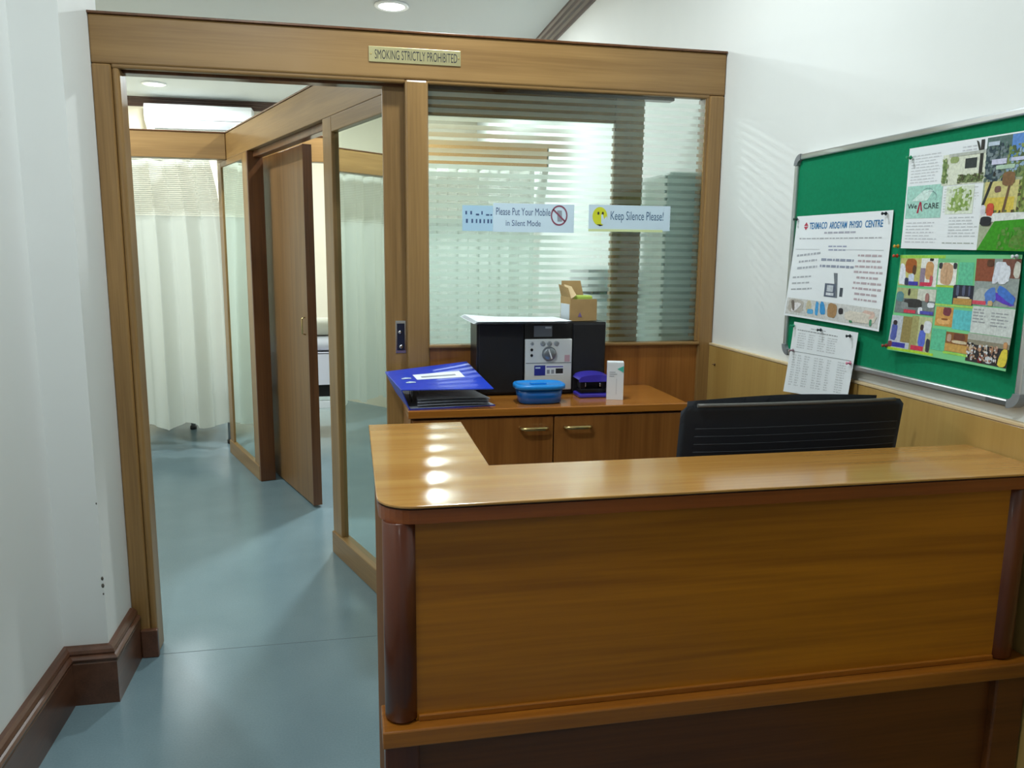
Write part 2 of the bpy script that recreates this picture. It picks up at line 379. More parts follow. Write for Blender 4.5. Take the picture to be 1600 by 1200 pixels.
f = MB().poly([(.911+.030*math.cos(a)*.95, .0143, 1.582+.034*math.sin(a)) for a in [2*math.pi*i/24 for i in range(24)]]).build('face_picture', YEL, t)
for x in (.905, .922): MB().poly([(x+.004*math.cos(a), .0141, 1.593+.006*math.sin(a)) for a in [2*math.pi*i/10 for i in range(10)]]).build('eye', INK, f)
MB().poly([(.917, .0140, 1.556), (.926, .0140, 1.552), (.940, .0140, 1.566), (.936, .0140, 1.584), (.928, .0140, 1.571), (.922, .0140, 1.590), (.916, .0140, 1.588)]).build('hand', LB, f)
MB().poly([(.899, .0142, 1.553), (.911, .0142, 1.546), (.925, .0142, 1.549), (.912, .0142, 1.553)]).build('chin_line', INK, f)
text('lettering', 'Keep Silence Please!', (.953, .0143, 1.560), ex, ez, .208, .042, plain('sticker_teal_ink', (52, 92, 130), .5), t)

# ------------------------------------------------------------------ oblique partition inside
AO = math.radians(110.23)
op = thing('corridor_partition', 'slanting teak and glass partition along the corridor beyond the doorway', 'partition', (.187, .10, 0), AO)
def ob(name, s0, s1, y0, y1, z0, z1, mat=W_Z, bev=.004, p=op): return bx(name, (s0, s1, y0, y1, z0, z1), mat, p, bev, world=False)
ob('header', .0, 3.07, -.08, 0, 2.022, 2.184, W_X, .003)
ob('header_cap', .0, 3.07, -.084, .005, 2.184, 2.192, W_DARK, .001)
ob('stile', 2.96, 3.07, -.08, 0, 0, 2.022)
ob('stile', 2.237, 2.37, -.08, 0, 0, 2.022)
ob('door_jamb', 2.215, 2.238, -.088, .006, 0, 2.022, W_DARK)
ob('stile', .742, .857, -.08, 0, 0, 2.022)
ob('stile', .03, .15, -.08, 0, 0, 2.022)
ob('top_rail', .15, .742, -.08, 0, 1.955, 2.022, W_X); ob('top_rail', 2.37, 2.96, -.08, 0, 1.985, 2.022, W_X)
ob('bottom_rail', .15, .857, -.08, .008, 0, .108, W_X); ob('bottom_rail', 2.237, 3.07, -.08, .008, 0, .095, W_X)
ob('door_head', .857, 2.215, -.08, -.03, 1.985, 2.022, W_DARK)
ob('glass_pane', .145, .747, -.024, -.018, .10, 1.96, GLASS_R, 0)
ob('glass_pane', 2.365, 2.965, -.014, -.008, .09, 1.99, GLASS_R, 0)
cd = thing('sliding_door', 'flush brown sliding door half open on the corridor partition', 'door', (.187, .10, 0), AO)
ob('leaf', 1.556, 2.50, -.170, -.122, .012, 2.0, wood('flush_door_teak', (134, 100, 62), (112, 82, 48), 'Z', .4, .1), .003, cd)
pl = ob('edge_strip', 1.549, 1.557, -.171, -.121, .012, 2.0, W_DARK, .001, cd)
MB().tube([(1.60, -.122, .985), (1.60, -.104, .99), (1.60, -.104, 1.075), (1.60, -.122, 1.08)], .004, 8).build('pull_handle', BRASS, cd, False)

# ------------------------------------------------------------------ bays beyond: beam, curtains, couches, air conditioner
bm_ = thing('bay_beam', 'teak beam across the treatment bays at the far end of corridor', 'beam', (-.5, 2.72, 2.02))
bx('beam', (-2.7, -.775, 2.70, 2.78, 2.022, 2.184), W_X, bm_, .003)
bx('beam', (-.74, 1.37, 2.70, 2.78, 2.022, 2.184), W_X, bm_, .003)
bx('beam_cap', (-2.7, -.772, 2.695, 2.785, 2.184, 2.191), W_DARK, bm_, .001)
bx('beam_cap', (-.74, 1.37, 2.695, 2.785, 2.184, 2.191), W_DARK, bm_, .001)
def curtain(label, x0, x1, y, z0, net, nf, amp, mat, lean=0, hemw=.012, ph=0):
    t = thing('bay_curtain', label, 'curtain', ((x0+x1)/2, y, z0))
    def fold(u, v):
        x = x0+(x1-x0)*u; a = amp*(.45+.55*(1-v))
        w_ = math.sin(u*nf*2*math.pi+ph)+.45*math.sin(u*nf*3.7*math.pi+1.3+ph)+.3*math.sin(u*nf*7.1+v*1.2)
        return x+.012*math.sin(u*nf*4*math.pi)+lean*v**5*u**3, y+a*w_
    zt = 2.045; zn = 2.0-net; net = zt-zn
    def body(u, v):
        vv = v*(zn-z0)/(zt-z0); X, Y = fold(u, vv); return (X, Y, z0+hemw*math.sin(u*nf*4.4+.6)*(1-v)+(zn-z0)*v)
    def top(u, v):
        vv = (zn-z0+v*net)/(zt-z0); X, Y = fold(u, vv); return (X, Y, zn+net*v)
    n = int(nf*14)
    MB().grid(body, n, 8).build('drape', mat, t, recalc=False)
    MB().grid(top, n, 4).build('net_band', NET, t, recalc=False)
    m = MB().tube([(x0-.02, y, 2.052), (x1+.02, y, 2.052)], .008, 8); m.build('rail', ALU, t)
    return t
curtain('long off-white curtain with net top hanging in the bay left of the corridor', -2.62, -.84, 3.02, .195, .33, 9, .026, CURT, -.09, .022)
curtain('pale curtain gathered in the bay behind the striped window', .28, 1.33, 2.92, .2, .33, 7, .026, CURT_G, 0)
def couch(label, loc, rz, L=1.85, Wd=.68, H=.60):
    t = thing('treatment_couch', label, 'couch', loc, rz); B = lambda n, d, m, b=.004, p=t: bx(n, d, m, p, b, world=False)
    fr = B('frame', (-L/2, L/2, -Wd/2, Wd/2, H-.10, H-.02), BLACKP)
    for x in (-L/2+.06, L/2-.06):
        for y in (-Wd/2+.05, Wd/2-.05):
            lg = MB().tube([(x, y, H-.08), (x, y, .03)], .018, 10).build('leg', GREYP, t, False)
            MB().lathe([(.022, 0), (.026, .004), (.026, .028), (.018, .032)], (x, y, 0), 'Z', 12).build('foot', BLACKP, lg, False)
    B('cross_rail', (-L/2+.04, L/2-.04, -Wd/2+.03, -Wd/2+.06, .25, .31), WHITEP)
    B('cross_rail', (-L/2+.04, L/2-.04, Wd/2-.06, Wd/2-.03, .25, .31), WHITEP)
    B('under_shade', (-L/2+.03, L/2-.03, -Wd/2+.02, Wd/2-.02, .345, H-.10), BLACKP)  # black box standing in for the shadow below the sheet
    B('mattress', (-L/2, L/2, -Wd/2, Wd/2, H-.02, H+.08), plain('mattress_white', (220, 222, 230), .7), .02)
    sh = MB()
    for s in (-1, 1):
        sh.grid(lambda u, v, s=s: (-L/2-.005+(L+.01)*u, s*(Wd/2+.008+.006*math.sin(u*40)*(1-v)), H-.16+.235*v), 60, 4)
    sh.grid(lambda u, v: (-L/2-.005+(L+.01)*u, (-Wd/2-.008)+(Wd+.016)*v, H+.083), 2, 2)
    sh.build('sheet', plain('sheet_white', (224, 224, 234), .75, spec=.2), t, False)
    return t
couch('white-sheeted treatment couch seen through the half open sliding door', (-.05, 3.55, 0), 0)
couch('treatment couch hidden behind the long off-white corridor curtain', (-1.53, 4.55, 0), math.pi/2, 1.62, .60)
def pillow(name, label, loc, sx, sy, sz, rgb, rz=0):
    t = tag(MB().grid(lambda u, v: (sx*(1 if abs(math.cos(u*2*math.pi)) > 1 else 1)*math.copysign(abs(math.cos(u*2*math.pi))**.5, math.cos(u*2*math.pi))*math.copysign(abs(math.sin(v*math.pi))**.4, 1),
        sy*math.copysign(abs(math.sin(u*2*math.pi))**.5, math.sin(u*2*math.pi))*abs(math.sin(v*math.pi))**.4, sz*(-math.cos(v*math.pi))), 32, 12).build(name, plain(name+'_cloth', rgb, .8, spec=.15)), label, 'pillow' if name == 'pillow' else 'blanket')
    t.location = loc; t.rotation_euler[2] = rz; return t
pillow('folded_blanket', 'white folded blanket on the treatment couch under the pillow', (-.26, 3.42, .742), .26, .19, .055, (216, 218, 226))
pillow('pillow', 'cream pillow on top of the folded blanket on the couch', (-.26, 3.46, .860), .25, .17, .062, (232, 230, 214))

ac = thing('air_conditioner', 'white split air conditioner high on the far wall', 'air conditioner', (-1.43, YB, 2.6))
MB().prism([(-1.94, YB, 2.60), (-1.94, YB, 2.84), (-1.94, YB-.20, 2.84), (-1.94, YB-.22, 2.80), (-1.94, YB-.21, 2.68), (-1.94, YB-.12, 2.60)], (1.01, 0, 0), .008).build('casing', WHITEP, ac)
bx('louvre', (-1.86, -1.01, YB-.20, YB-.135, 2.612, 2.618), GREYP, ac, .001)
bx('front_seam', (-1.93, -.94, YB-.2195, YB-.212, 2.695, 2.699), GREYP, ac, 0)

# things standing behind the striped window
lc = thing('steel_locker', 'grey-green steel locker by the wall behind the right edge of striped window', 'locker', (1.29, .30, 0))
STEEL = plain('locker_paint', (168, 188, 182), .4)
bx('body', (1.22, 1.378, .13, .47, 0, 1.76), STEEL, lc, .004)
dr = bx('door', (1.212, 1.22, .14, .46, .06, 1.75), STEEL, lc, .002)
MB().box(1.204, 1.213, .43, .445, .95, 1.08).build('handle', CHROME, dr)
wc_ = thing('white_cabinet', 'white cupboard with paper piles behind the striped window', 'cabinet', (1.24, .95, 0))
bx('body', (1.09, 1.376, .72, 1.2, 0, 1.20), WHITEP, wc_, .004)
for y0, y1 in ((.725, .958), (.962, 1.195)):
    d_ = bx('door', (1.080, 1.09, y0, y1, .05, 1.19), WHITEP, wc_, .002)
    MB().box(1.072, 1.081, (y0+y1)/2-.01, (y0+y1)/2+.01, .8, .9).build('handle', GREYP, d_)
for i, (z, dx, h, c) in enumerate(((1.20, 0, .05, (214, 218, 222)), (1.2525, .012, .03, (96, 100, 104)), (1.285, -.01, .09, (226, 230, 234)))):
    tag(offset_mesh(bx('file_pile', (1.11+dx, 1.33+dx, .76, 1.08, z, z+h), plain('pile%d' % i, c, .7), None, .003), (1.2, .9, z)),
        ('lowest grey-white file pile on the white cupboard', 'thin dark file pile in the middle on the white cupboard', 'thick white file pile on top on the white cupboard')[i], 'files')

# ------------------------------------------------------------------ ceiling downlights and added fill lights
def downlight(x, y, watts, label):
    t = thing('ceiling_downlight', label, 'ceiling light', (x, y, ZC), group='recessed ceiling downlights')
    MB().lathe([(.075, -.001), (.105, -.001), (.105, -.008), (.098, -.014), (.080, -.012), (.075, -.004)], (x, y, ZC), 'Z', 32).build('trim_ring', WHITEP, t)
    MB().lathe([(.078, -.004), (.078, -.010), (.05, -.013)], (x, y, ZC), 'Z', 32).build('diffuser', plain('lamp_diffuser', (250, 255, 255), .5, emit=9), t)
    ld = bpy.data.lights.new('lamp', 'AREA'); ld.shape = 'DISK'; ld.size = .17; ld.energy = watts; ld.color = LAMP_COLOR
    lo = bpy.data.objects.new('lamp', ld); COL.objects.link(lo); lo.location = (x, y, ZC-.03)
LL = ['bright ceiling downlight seen above the partition sign', 'bright ceiling downlight seen through the doorway near the air conditioner',
      'ceiling downlight over the far end of the right bay', 'ceiling downlight over the left of the corridor', 'ceiling downlight above the counter cabinet',
      'added unseen fill light over the front of the counter', 'added unseen fill light at the back of the front room']
for (x, y, p), l in zip(LAMPS, LL): downlight(x, y, p, l)

# ------------------------------------------------------------------ reception counter
rc = thing('reception_counter', 'L-shaped varnished teak reception counter in the foreground', 'counter', (.7, -1.45, 0))
ZTOP = 1.029
out = [(.2624, -.934), (.0346, -.934)] + arc(.0346+.065, -1.579+.065, .065, 180, 270, 8)
out2 = [(1.3625, -1.579), (1.3625, -1.346), (.2624, -1.346)]
pts = [(x, y, ZTOP-.005) for x, y in out+out2]
MB().prism(pts, (0, 0, .005), .0015).build('counter_top', W_TOP, rc)
# shadow-gap strip and rail follow the rounded corner
def lpath(d, r): return [(.0346+d, -.940), (.0346+d, -1.45)] + arc(.0346+.065, -1.579+.065, .065-d, 180, 270, 8)[1:] + [(1.362, -1.579+d)]
def band(name, d, th, z0, z1, mat):
    A = lpath(d, 0); B = lpath(d+th, 0); m = MB()
    m.prism([(x, y, z0) for x, y in A]+[(x, y, z0) for x, y in B[::-1]], (0, 0, z1-z0)); return m.build(name, mat, rc)
band('shadow_gap', .004, .02, ZTOP-.008, ZTOP-.005, plain('gap_dark', (44, 22, 12), .7))
band('edge_band', .002, .05, ZTOP-.032, ZTOP-.008, W_RAIL)
for x in (.0735, 1.305):
    MB().lathe([(.026, .628), (.031, .634), (.031, ZTOP-.033), (.029, ZTOP-.032)], (x, -1.5425, 0), 'Z', 28).build('corner_post', W_POST, rc)
bx('front_panel', (.095, 1.29, -1.562, -1.545, .628, ZTOP-.032), W_FRONT, rc, .001)
bx('panel_bead', (.10, 1.28, -1.567, -1.560, .628, .640), W_LEDGE, rc, .002)
bx('ledge', (.036, 1.3625, -1.590, -1.50, .596, .628), W_LEDGE, rc, .003)
bx('side_panel', (.046, .064, -1.54, -.945, 0, ZTOP-.032), W_SIDE, rc, .002)
bx('end_panel', (.064, .245, -.962, -.945, 0, ZTOP-.031), W_PANEL, rc, .002)
bx('inner_panel', (.24, 1.3625, -1.375, -1.358, 0, ZTOP-.005), W_PANEL, rc, .002)
bx('inner_side_panel', (.228, .245, -1.36, -.962, 0, ZTOP-.005), W_PANEL, rc, .002)
bx('plinth_panel', (.10, 1.29, -1.558, -1.545, .0, .596), W_PLINTH, rc, .001)
bx('plinth_stile', (.040, .10, -1.575, -1.52, 0, .596), W_POST, rc, .004)
bx('plinth_stile', (1.29, 1.3625, -1.575, -1.52, 0, .596), W_PLINTH, rc, .004)

# ------------------------------------------------------------------ low cabinet
cb = thing('low_cabinet', 'low teak cabinet with two brass-handled doors against the partition', 'cabinet', (.64, -.18, 0))
ZK = .947
bx('worktop', (.168, 1.118, -.382, -.002, ZK-.026, ZK), wood('cabinet_top_teak', (186, 122, 50), (160, 98, 36), 'X', .2, .4, .8), cb, .003)
bx('carcase', (.178, 1.108, -.352, -.004, .07, ZK-.030), W_PANEL, cb, .001)
bx('shadow_gap', (.18, 1.106, -.354, -.35, ZK-.034, ZK-.026), MATS['gap_dark'], cb, 0)
bx('plinth', (.20, 1.09, -.33, -.01, 0, .07), W_DARK, cb, .001)
for x0, x1, hx in ((.182, .647, .58), (.651, 1.106, .728)):
    d = bx('door', (x0, x1, -.372, -.353, .08, ZK-.034), W_PANEL, cb, .002)
    h = MB().tube([(hx-.043, -.372, .876), (hx-.043, -.392, .878), (hx-.036, -.398, .879), (hx+.036, -.398, .879), (hx+.043, -.392, .878), (hx+.043, -.372, .876)], .0052, 10)
    h.box(hx-.035, hx+.035, -.402, -.396, .8725, .8845, .002)
    h.build('handle', BRASS, d)

# ------------------------------------------------------------------ things on the cabinet
# lever arch file
bf = thing('lever_arch_file', 'blue lever arch file with white label lying open-mouthed on the cabinet', 'file', (.29, -.19, ZK))
BLUE = plain('file_blue', (36, 66, 196), .35, noise=.05, nscale=30); FGREY = plain('file_lining', (168, 172, 180), .6)
def slab(name, q, th, mat, p, world=True):
    q = [Vector(a) for a in q]; n = (q[1]-q[0]).cross(q[3]-q[0]).normalized()*th
    m = MB(); m.prism(q, n); return m.build(name, mat, p, world)
cl = [(.150, -.380, 1.014), (.443, -.386, 1.012), (.402, -.060, 1.056), (.114, -.030, 1.020)]
def cpt(u, v, dz=.0034):
    a, b, c, d = [Vector(x) for x in cl]; return (a*(1-u)+b*u)*(1-v)+(d*(1-u)+c*u)*v+Vector((0, 0, dz))
def plate(lo, hi, m0, m1):
    m = MB(); m.grid(lambda u, v: cpt(m0+(m1-m0)*u, m0+(m1-m0)*v, hi), 8, 8, False); m.grid(lambda u, v: cpt(m0+(m1-m0)*u, m0+(m1-m0)*v, lo), 8, 8, False)
    for e in range(4):
        g = [lambda t: (t, 0), lambda t: (1, t), lambda t: (1-t, 1), lambda t: (0, 1-t)][e]
        m.grid(lambda u, v: cpt(m0+(m1-m0)*g(u)[0], m0+(m1-m0)*g(u)[1], lo+(hi-lo)*v), 8, 1, False)
    bmesh.ops.remove_doubles(m.bm, verts=m.bm.verts[:], dist=1e-5); return m
cov = plate(0, .0025, 0, 1).build('front_cover', BLUE, bf)
plate(-.002, -.0002, .012, .988).build('cover_lining', FGREY, bf)
slab('spine', [(.176, -.362, ZK+.003), (.150, -.380, 1.016), (.114, -.030, 1.0215), (.150, -.022, ZK+.003)], .0025, BLUE, bf)
slab('back_cover', [(.174, -.362, ZK+.0005), (.458, -.334, ZK+.0005), (.396, -.03, ZK+.0005), (.148, -.022, ZK+.0005)], .0028, BLUE, bf)
slab('back_lining', [(.178, -.360, ZK+.0035), (.455, -.333, ZK+.0035), (.393, -.034, ZK+.0035), (.152, -.026, ZK+.0035)], .001, FGREY, bf)
slab('spine_label', [(.1690, -.31, .962), (.1485, -.322, 1.003), (.1305, -.13, 1.006), (.1530, -.125, .962)], .001, PAPER, bf)
MB().grid(lambda u, v: cpt(.26+.55*u, .43+.24*v), 6, 3).build('label', PAPER, cov)
MB().grid(lambda u, v: cpt(.33+.40*u, .51+.05*v, .0040), 4, 1).build('label_writing', GREYINK, cov)
for u0, v0 in ((.10, .50), (.11, .30)):
    MB().grid(lambda u, v: cpt(u0+.11*u, v0+.07*v*(1-abs(u-.5)), .0038), 4, 1).build('cover_print', LB, cov)
for k in range(9):
    z = ZK+.005+k*.0031; dx = .004*math.sin(k*2.1); 
    MB().grid(lambda u, v: (.205+dx+(.438-.055*v-.205)*u, -.352+dx+.30*v+.01*u, z+.0022*math.sin(u*3.1)*((k % 3)/2)+.004*(1-u)*0), 8, 1).build('sheet', plain('file_sheet%d' % (k % 3), [(196, 202, 214), (182, 188, 202), (206, 210, 218)][k % 3], .7), bf)
for y in (-.25, -.17):
    MB().tube([(.19, y, ZK+.004), (.19, y, ZK+.04), (.20, y, ZK+.05), (.212, y, ZK+.046), (.215, y, ZK+.004)], .002, 6).build('ring', CHROME, bf)

# stereo
st = thing('mini_stereo', 'black mini stereo with silver control panel on the cabinet', 'stereo', (.66, -.1, ZK))
SIL = plain('stereo_silver', (222, 225, 224), .4, .0); SPK = plain('speaker_cloth', (14, 13, 18), .7, noise=.2, nscale=400)
for x0, x1, sx_ in ((.424, .594, .51), (.764, .893, .83)):
    s_ = bx('speaker', (x0, x1, -.150, -.006, ZK+.003, 1.205), BLACKP, st, .003)
    bx('grille', (x0+.006, x1-.004, -.158, -.149, ZK+.010, 1.200), SPK, s_, .004)
un = bx('player_unit', (.594, .764, -.154, -.006, ZK+.003, 1.205), BLACKP, st, .003)
bx('cassette_window', (.627, .694, -0.1555, -0.1520, 1.154, 1.194), plain('cassette_grey', (120, 126, 130), .25), un, .002)
bx('window_pale_strip', (.668, .690, -0.1564, -0.1552, 1.184, 1.190), plain('cassette_pale', (206, 214, 214), .4), un, 0)  # small pale strip near the top of the cassette window
cp_ = bx('control_panel', (.595, .765, -0.1640, -0.1510, .965, 1.147), SIL, st, .003)
bx('panel_seam', (.597, .763, -0.1647, -0.1635, 1.061, 1.0635), GREYP, cp_, 0)
MB().lathe([(.026, 0), (.026, .002), (.0235, .003), (.023, .011), (.019, .014), (.004, .0145)], (.681, -0.1640, 1.095), 'Y', 36).build('volume_knob', plain('knob_metal', (150, 156, 162), .3, .7), cp_)
MB().prism([(.674, -0.1788, 1.112), (.678, -0.1788, 1.114), (.690, -0.1788, 1.080), (.686, -0.1788, 1.078)], (0, -.001, 0)).build('knob_pointer', WHITEP, cp_)
for x in (.657, .681, .707): MB().lathe([(.009, 0), (.009, .003), (.006, .004)], (x, -0.1640, 1.132), 'Y', 18).build('button', plain('button_silver', (176, 182, 186), .3, .5), cp_)
MB().lathe([(.006, 0), (.006, .002), (.004, .003)], (.619, -0.1640, 1.132), 'Y', 16).build('button', MATS['button_silver'], cp_)
for z in (1.110, 1.090): MB().lathe([(.005, 0), (.005, .002), (.003, .0024)], (.618, -0.1640, z), 'Y', 14).build('socket', BLACKP, cp_)
stk = bx('paper_sticker', (.628, .735, -0.1648, -0.1640, 1.018, 1.054), PAPER, cp_, 0)
bx('sticker_blue_field', (.628, .668, -0.1652, -0.1648, 1.018, 1.054), plain('print_blue', (40, 48, 150), .5), stk, 0)
bx('sticker_dark_field', (.706, .733, -0.1652, -0.1648, 1.024, 1.042), INK, stk, 0)
bx('sticker_heading', (.672, .733, -0.1652, -0.1648, 1.046, 1.051), plain('print_violet', (112, 108, 180), .5), stk, 0)
for x in (.674, .690): bx('sticker_mark', (x, x+.010, -0.1652, -0.1648, 1.024, 1.038), GREYINK, stk, 0)
bx('sticker_stripe', (.632, .650, -0.1655, -0.1651, 1.043, 1.048), LB, stk, 0)
bx('pink_mark', (.738, .757, -0.1646, -0.1638, 1.066, 1.090), plain('pink_print', (206, 168, 176), .5), cp_, 0)

# papers on the stereo
for i in range(4):
    dz = 1.2065+i*.0024; sh_ = .004*i
    o = MB().grid(lambda u, v: (.405+.33*u-.022*v+sh_, -.205+.19*v-.012*u-sh_*.5, dz+.010*max(0, (.35-u))*v*2+.004*v*(1-u)+(.0035 if i == 3 else 0)*abs(math.sin(u*7))*(u > .8)), 14, 4).build('paper_sheet', PAPER)
    tag(offset_mesh(o, (.57, -.11, dz)), ('lowest white sheet of the paper pile on the stereo', 'second lowest white sheet of the paper pile on the stereo', 'second highest white sheet of the paper pile on the stereo', 'topmost white sheet of the paper pile on the stereo')[i], 'paper', 'loose papers on the stereo')

# cardboard box
KRAFT = plain('cardboard', (178, 146, 100), .75, noise=.06, nscale=25, spec=.2)
kb = thing('cardboard_box', 'small open cardboard box standing on the stereo', 'box', (.806, -.09, 1.207), math.radians(10))
def kbx(n, d, m=KRAFT, p=kb): return bx(n, d, m, p, .0006, world=False)
kbx('front_wall', (-.050, .052, -.042, -.040, 0, .078)); kbx('back_wall', (-.050, .052, .040, .042, 0, .085))
kbx('side_wall', (-.052, -.050, -.042, .042, 0, .085)); kbx('side_wall', (.052, .054, -.042, .042, 0, .075)); kbx('bottom', (-.05, .052, -.04, .04, 0, .003))
slab('back_flap', [(-.050, .041, .084), (.040, .041, .084), (.030, .050, .140), (-.046, .050, .140)], .0015, KRAFT, kb, False)
slab('side_flap', [(-.051, -.042, .080), (-.051, .040, .084), (-.062, .040, .128), (-.058, -.030, .118)], .0015, KRAFT, kb, False)
slab('torn_flap', [(-.050, -.040, .078), (-.030, -.044, .092), (-.024, .010, .120), (-.050, .020, .128)], .0015, plain('cardboard_pale', (206, 182, 140), .75), kb, False)
kbx('printed_panel', (-.0535, -.052, -.036, .036, .004, .060), plain('box_print', (206, 214, 222), .6))
MB().prism([(-.022, -.0425, .016), (-.006, -.0425, .014), (-.014, -.0425, .032)], (0, -.0006, 0)).build('violet_mark', plain('box_violet', (126, 100, 150), .6), kb, False)
tag(offset_mesh(MB().box(.792, .852, -.115, -.070, 1.235, 1.297, .006).build('lime_pack', plain('lime_pack', (176, 200, 84), .5)), (.822, -.09, 1.235)), 'lime green pack sticking out of the cardboard box', 'pack')

# blue lunch tub
tb = thing('plastic_tub', 'oval blue plastic tub with clip lid on the cabinet front', 'container', (.617, -.285, ZK))
TBL = plain('tub_blue', (18, 92, 170), .2, coat=.3); LBL = plain('lid_blue', (34, 140, 224), .3)
def oval(m, prof, c, ex_=.62):
    rings = []; n = 40
    for rx, ry, h in prof:
        ring = []
        for k in range(n):
            a = 2*math.pi*k/n; ca, sa = math.cos(a), math.sin(a)
            ring.append(m.bm.verts.new((c[0]+rx*math.copysign(abs(ca)**ex_, ca), c[1]+ry*math.copysign(abs(sa)**ex_, sa), c[2]+h)))
        rings.append(ring)
    for A, B in zip(rings, rings[1:]):
        for k in range(n): m.bm.faces.new((A[k], A[(k+1) % n], B[(k+1) % n], B[k])).smooth = True
    m.bm.faces.new(rings[0][::-1]); m.bm.faces.new(rings[-1]); return m
c = (.617, -.285, ZK)
oval(MB(), [(.068, .044, .0005), (.073, .049, .004), (.079, .055, .052)], c).build('tub', TBL, tb)
ld_ = oval(MB(), [(.084, .060, .050), (.087, .063, .051), (.087, .063, .062), (.084, .060, .066), (.076, .052, .066), (.074, .050, .063), (.010, .008, .063)], c).build('lid', LBL, tb)
bx('lid_vent', (.585, .640, -.300, -.280, ZK+.0632, ZK+.068), LBL, ld_, .002)

# hole punch
hp = thing('hole_punch', 'purple two-hole paper punch on the cabinet beside the tub', 'hole punch', (.828, -.205, ZK))
PUR = plain('punch_purple', (66, 56, 176), .3, coat=.3); MET = plain('punch_metal', (50, 52, 60), .3, .8)
MB().prism([(.772, -.245, ZK+.001), (.884, -.245, ZK+.001), (.886, -.168, ZK+.001), (.770, -.168, ZK+.001)], (0, 0, .014), .004).build('base', PUR, hp)
MB().box(.780, .876, -.228, -.178, ZK+.015, ZK+.030, .003).box(.780, .798, -.228, -.180, ZK+.03, ZK+.062, .002).box(.858, .876, -.228, -.180, ZK+.03, ZK+.062, .002).build('frame', MET, hp)
for x in (.800, .856): MB().tube([(x, -.215, ZK+.02), (x, -.215, ZK+.065)], .005, 10).build('punch_pin', CHROME, hp)
MB().grid(lambda u, v: (.768+.120*u, -.250+.08*v, ZK+.066+.020*math.sin(math.pi*min(1, max(0, u)))**.35*(.8+.2*v)), 14, 4).grid(lambda u, v: (.768+.120*u, -.250, ZK+.058+(.008+.020*math.sin(math.pi*min(1, max(0, u)))**.35*.8)*v), 14, 1).build('handle', PUR, hp)

# medicine carton
mb_ = thing('medicine_carton', 'small white medicine carton standing on the cabinet right of the punch', 'carton', (.893, -.272, ZK), math.radians(-16))
bx('carton', (-.030, .027, -.02, .02, 0, .130), plain('carton_white', (226, 228, 232), .5), mb_, .001, False)
bx('top_flap', (-.029, .026, -.0195, .0195, .1300, .1315), PAPER, mb_, .0004, False)
MB().prism([(.004, -.0202, .108), (.026, -.0202, .119), (.026, -.0202, .096)], (0, -.0005, 0)).build('teal_triangle', plain('carton_teal', (80, 190, 172), .5), mb_, False)
bx('dark_edge', (.0270, .0276, -.016, -.004, .09, .125), plain('carton_navy', (66, 78, 120), .5), mb_, 0, False)
for k, (x0, x1) in enumerate(((-.022, -.002), (-.022, .004), (-.022, -.006))): bx('print_line', (x0, x1, -.0207, -.0201, .096-k*.007, .098-k*.007), GREYINK, mb_, 0, False)
bx('fold_line', (.002, .0028, -.0207, -.0201, .02, .075), GREYINK, mb_, 0, False)

# ------------------------------------------------------------------ office chair
ch = thing('office_chair', 'black office chair with ribbed backrest behind the counter', 'chair', (1.012, -.985, 0), math.radians(1))
SHELL = plain('chair_shell', (56, 59, 66), .5); MESH = plain('chair_fabric', (48, 50, 56), .6, noise=.15, nscale=60)
def back(u, v, off=0.0, hw=.29, z0=.58, z1=1.112):
    x = -hw+2*hw*u; zz = z0+(z1-z0)*v; e = (abs(2*u-1))**3
    return (x, -.235+.045*(1-v)+.035*e*(.4+.6*(1-v))+off, zz)
def rounded(u, v, off, r=.10):
    # squash the uv square to a rounded rectangle
    a, b = 2*u-1, 2*v-1; k = max(0, abs(a)-(1-r))/r; b2 = b*(1-(1-math.sqrt(max(0, 1-k*k)))*r*.6)
    return back(u, (b2+1)/2, off)
m = MB().grid(lambda u, v: rounded(u, v, 0), 40, 30)
r_ = bmesh.ops.solidify(m.bm, geom=m.bm.faces[:], thickness=.018)
bkr = m.build('backrest', SHELL, ch, False)
for k in range(26):
    v = .06+k*.035
    if v > .93: break
    p = [rounded(.05+.9*i/16, v, -.0185) for i in range(17)]
    MB().tube(p, .0013, 5).build('rib', MESH, bkr, False)
rimp = [rounded(.06+.88*i/20, .998, -.006) for i in range(21)]
MB().tube(rimp, .0045, 8).build('piping', plain('piping_grey', (96, 94, 90), .4), bkr, False)
m = MB().grid(lambda u, v: back(.03+.94*u, v*.98+.018*(1-abs(2*u-1)**2), .062-.01*abs(2*u-1), .268, .60, 1.12), 24, 16)
bmesh.ops.solidify(m.bm, geom=m.bm.faces[:], thickness=.022)
m.build('back_cushion', MESH, ch, False)
MB().box(-.25, .25, -.18, .30, .44, .52, .035, 3).build('seat', MESH, ch, False)
MB().box(-.05, .05, -.235, -.10, .40, .43, .005).box(-.04, .04, -.235, -.205, .40, .66, .005).build('back_bracket', BLACKP, ch, False)
MB().tube([(0, .05, .10), (0, .05, .28)], .03, 14).tube([(0, .05, .28), (0, .05, .44)], .018, 14).build('gas_lift', BLACKP, ch, False)
for s in (-1, 1):
    MB().tube([(s*.24, .10, .47), (s*.29, .10, .50), (s*.295, .10, .66)], .014, 8).box(s*.295-.03, s*.295+.03, -.06, .2, .66, .69, .01).build('armrest', BLACKP, ch, False)
for k in range(5):
    a = math.radians(90+72*k); d = Vector((math.cos(a), math.sin(a), 0)); p0 = Vector((0, .05, .12)); p1 = p0+d*.26+Vector((0, 0, -.045))
    lg = MB().tube([p0, p1], [.024, .015], 10).build('base_arm', BLACKP, ch, False)
    n = d.cross(Vector((0, 0, 1))); q = Vector((p1.x, p1.y, .026))
    MB().tube([q-n*.018, q+n*.018], .026, 14).build('castor', BLACKP, lg, False)

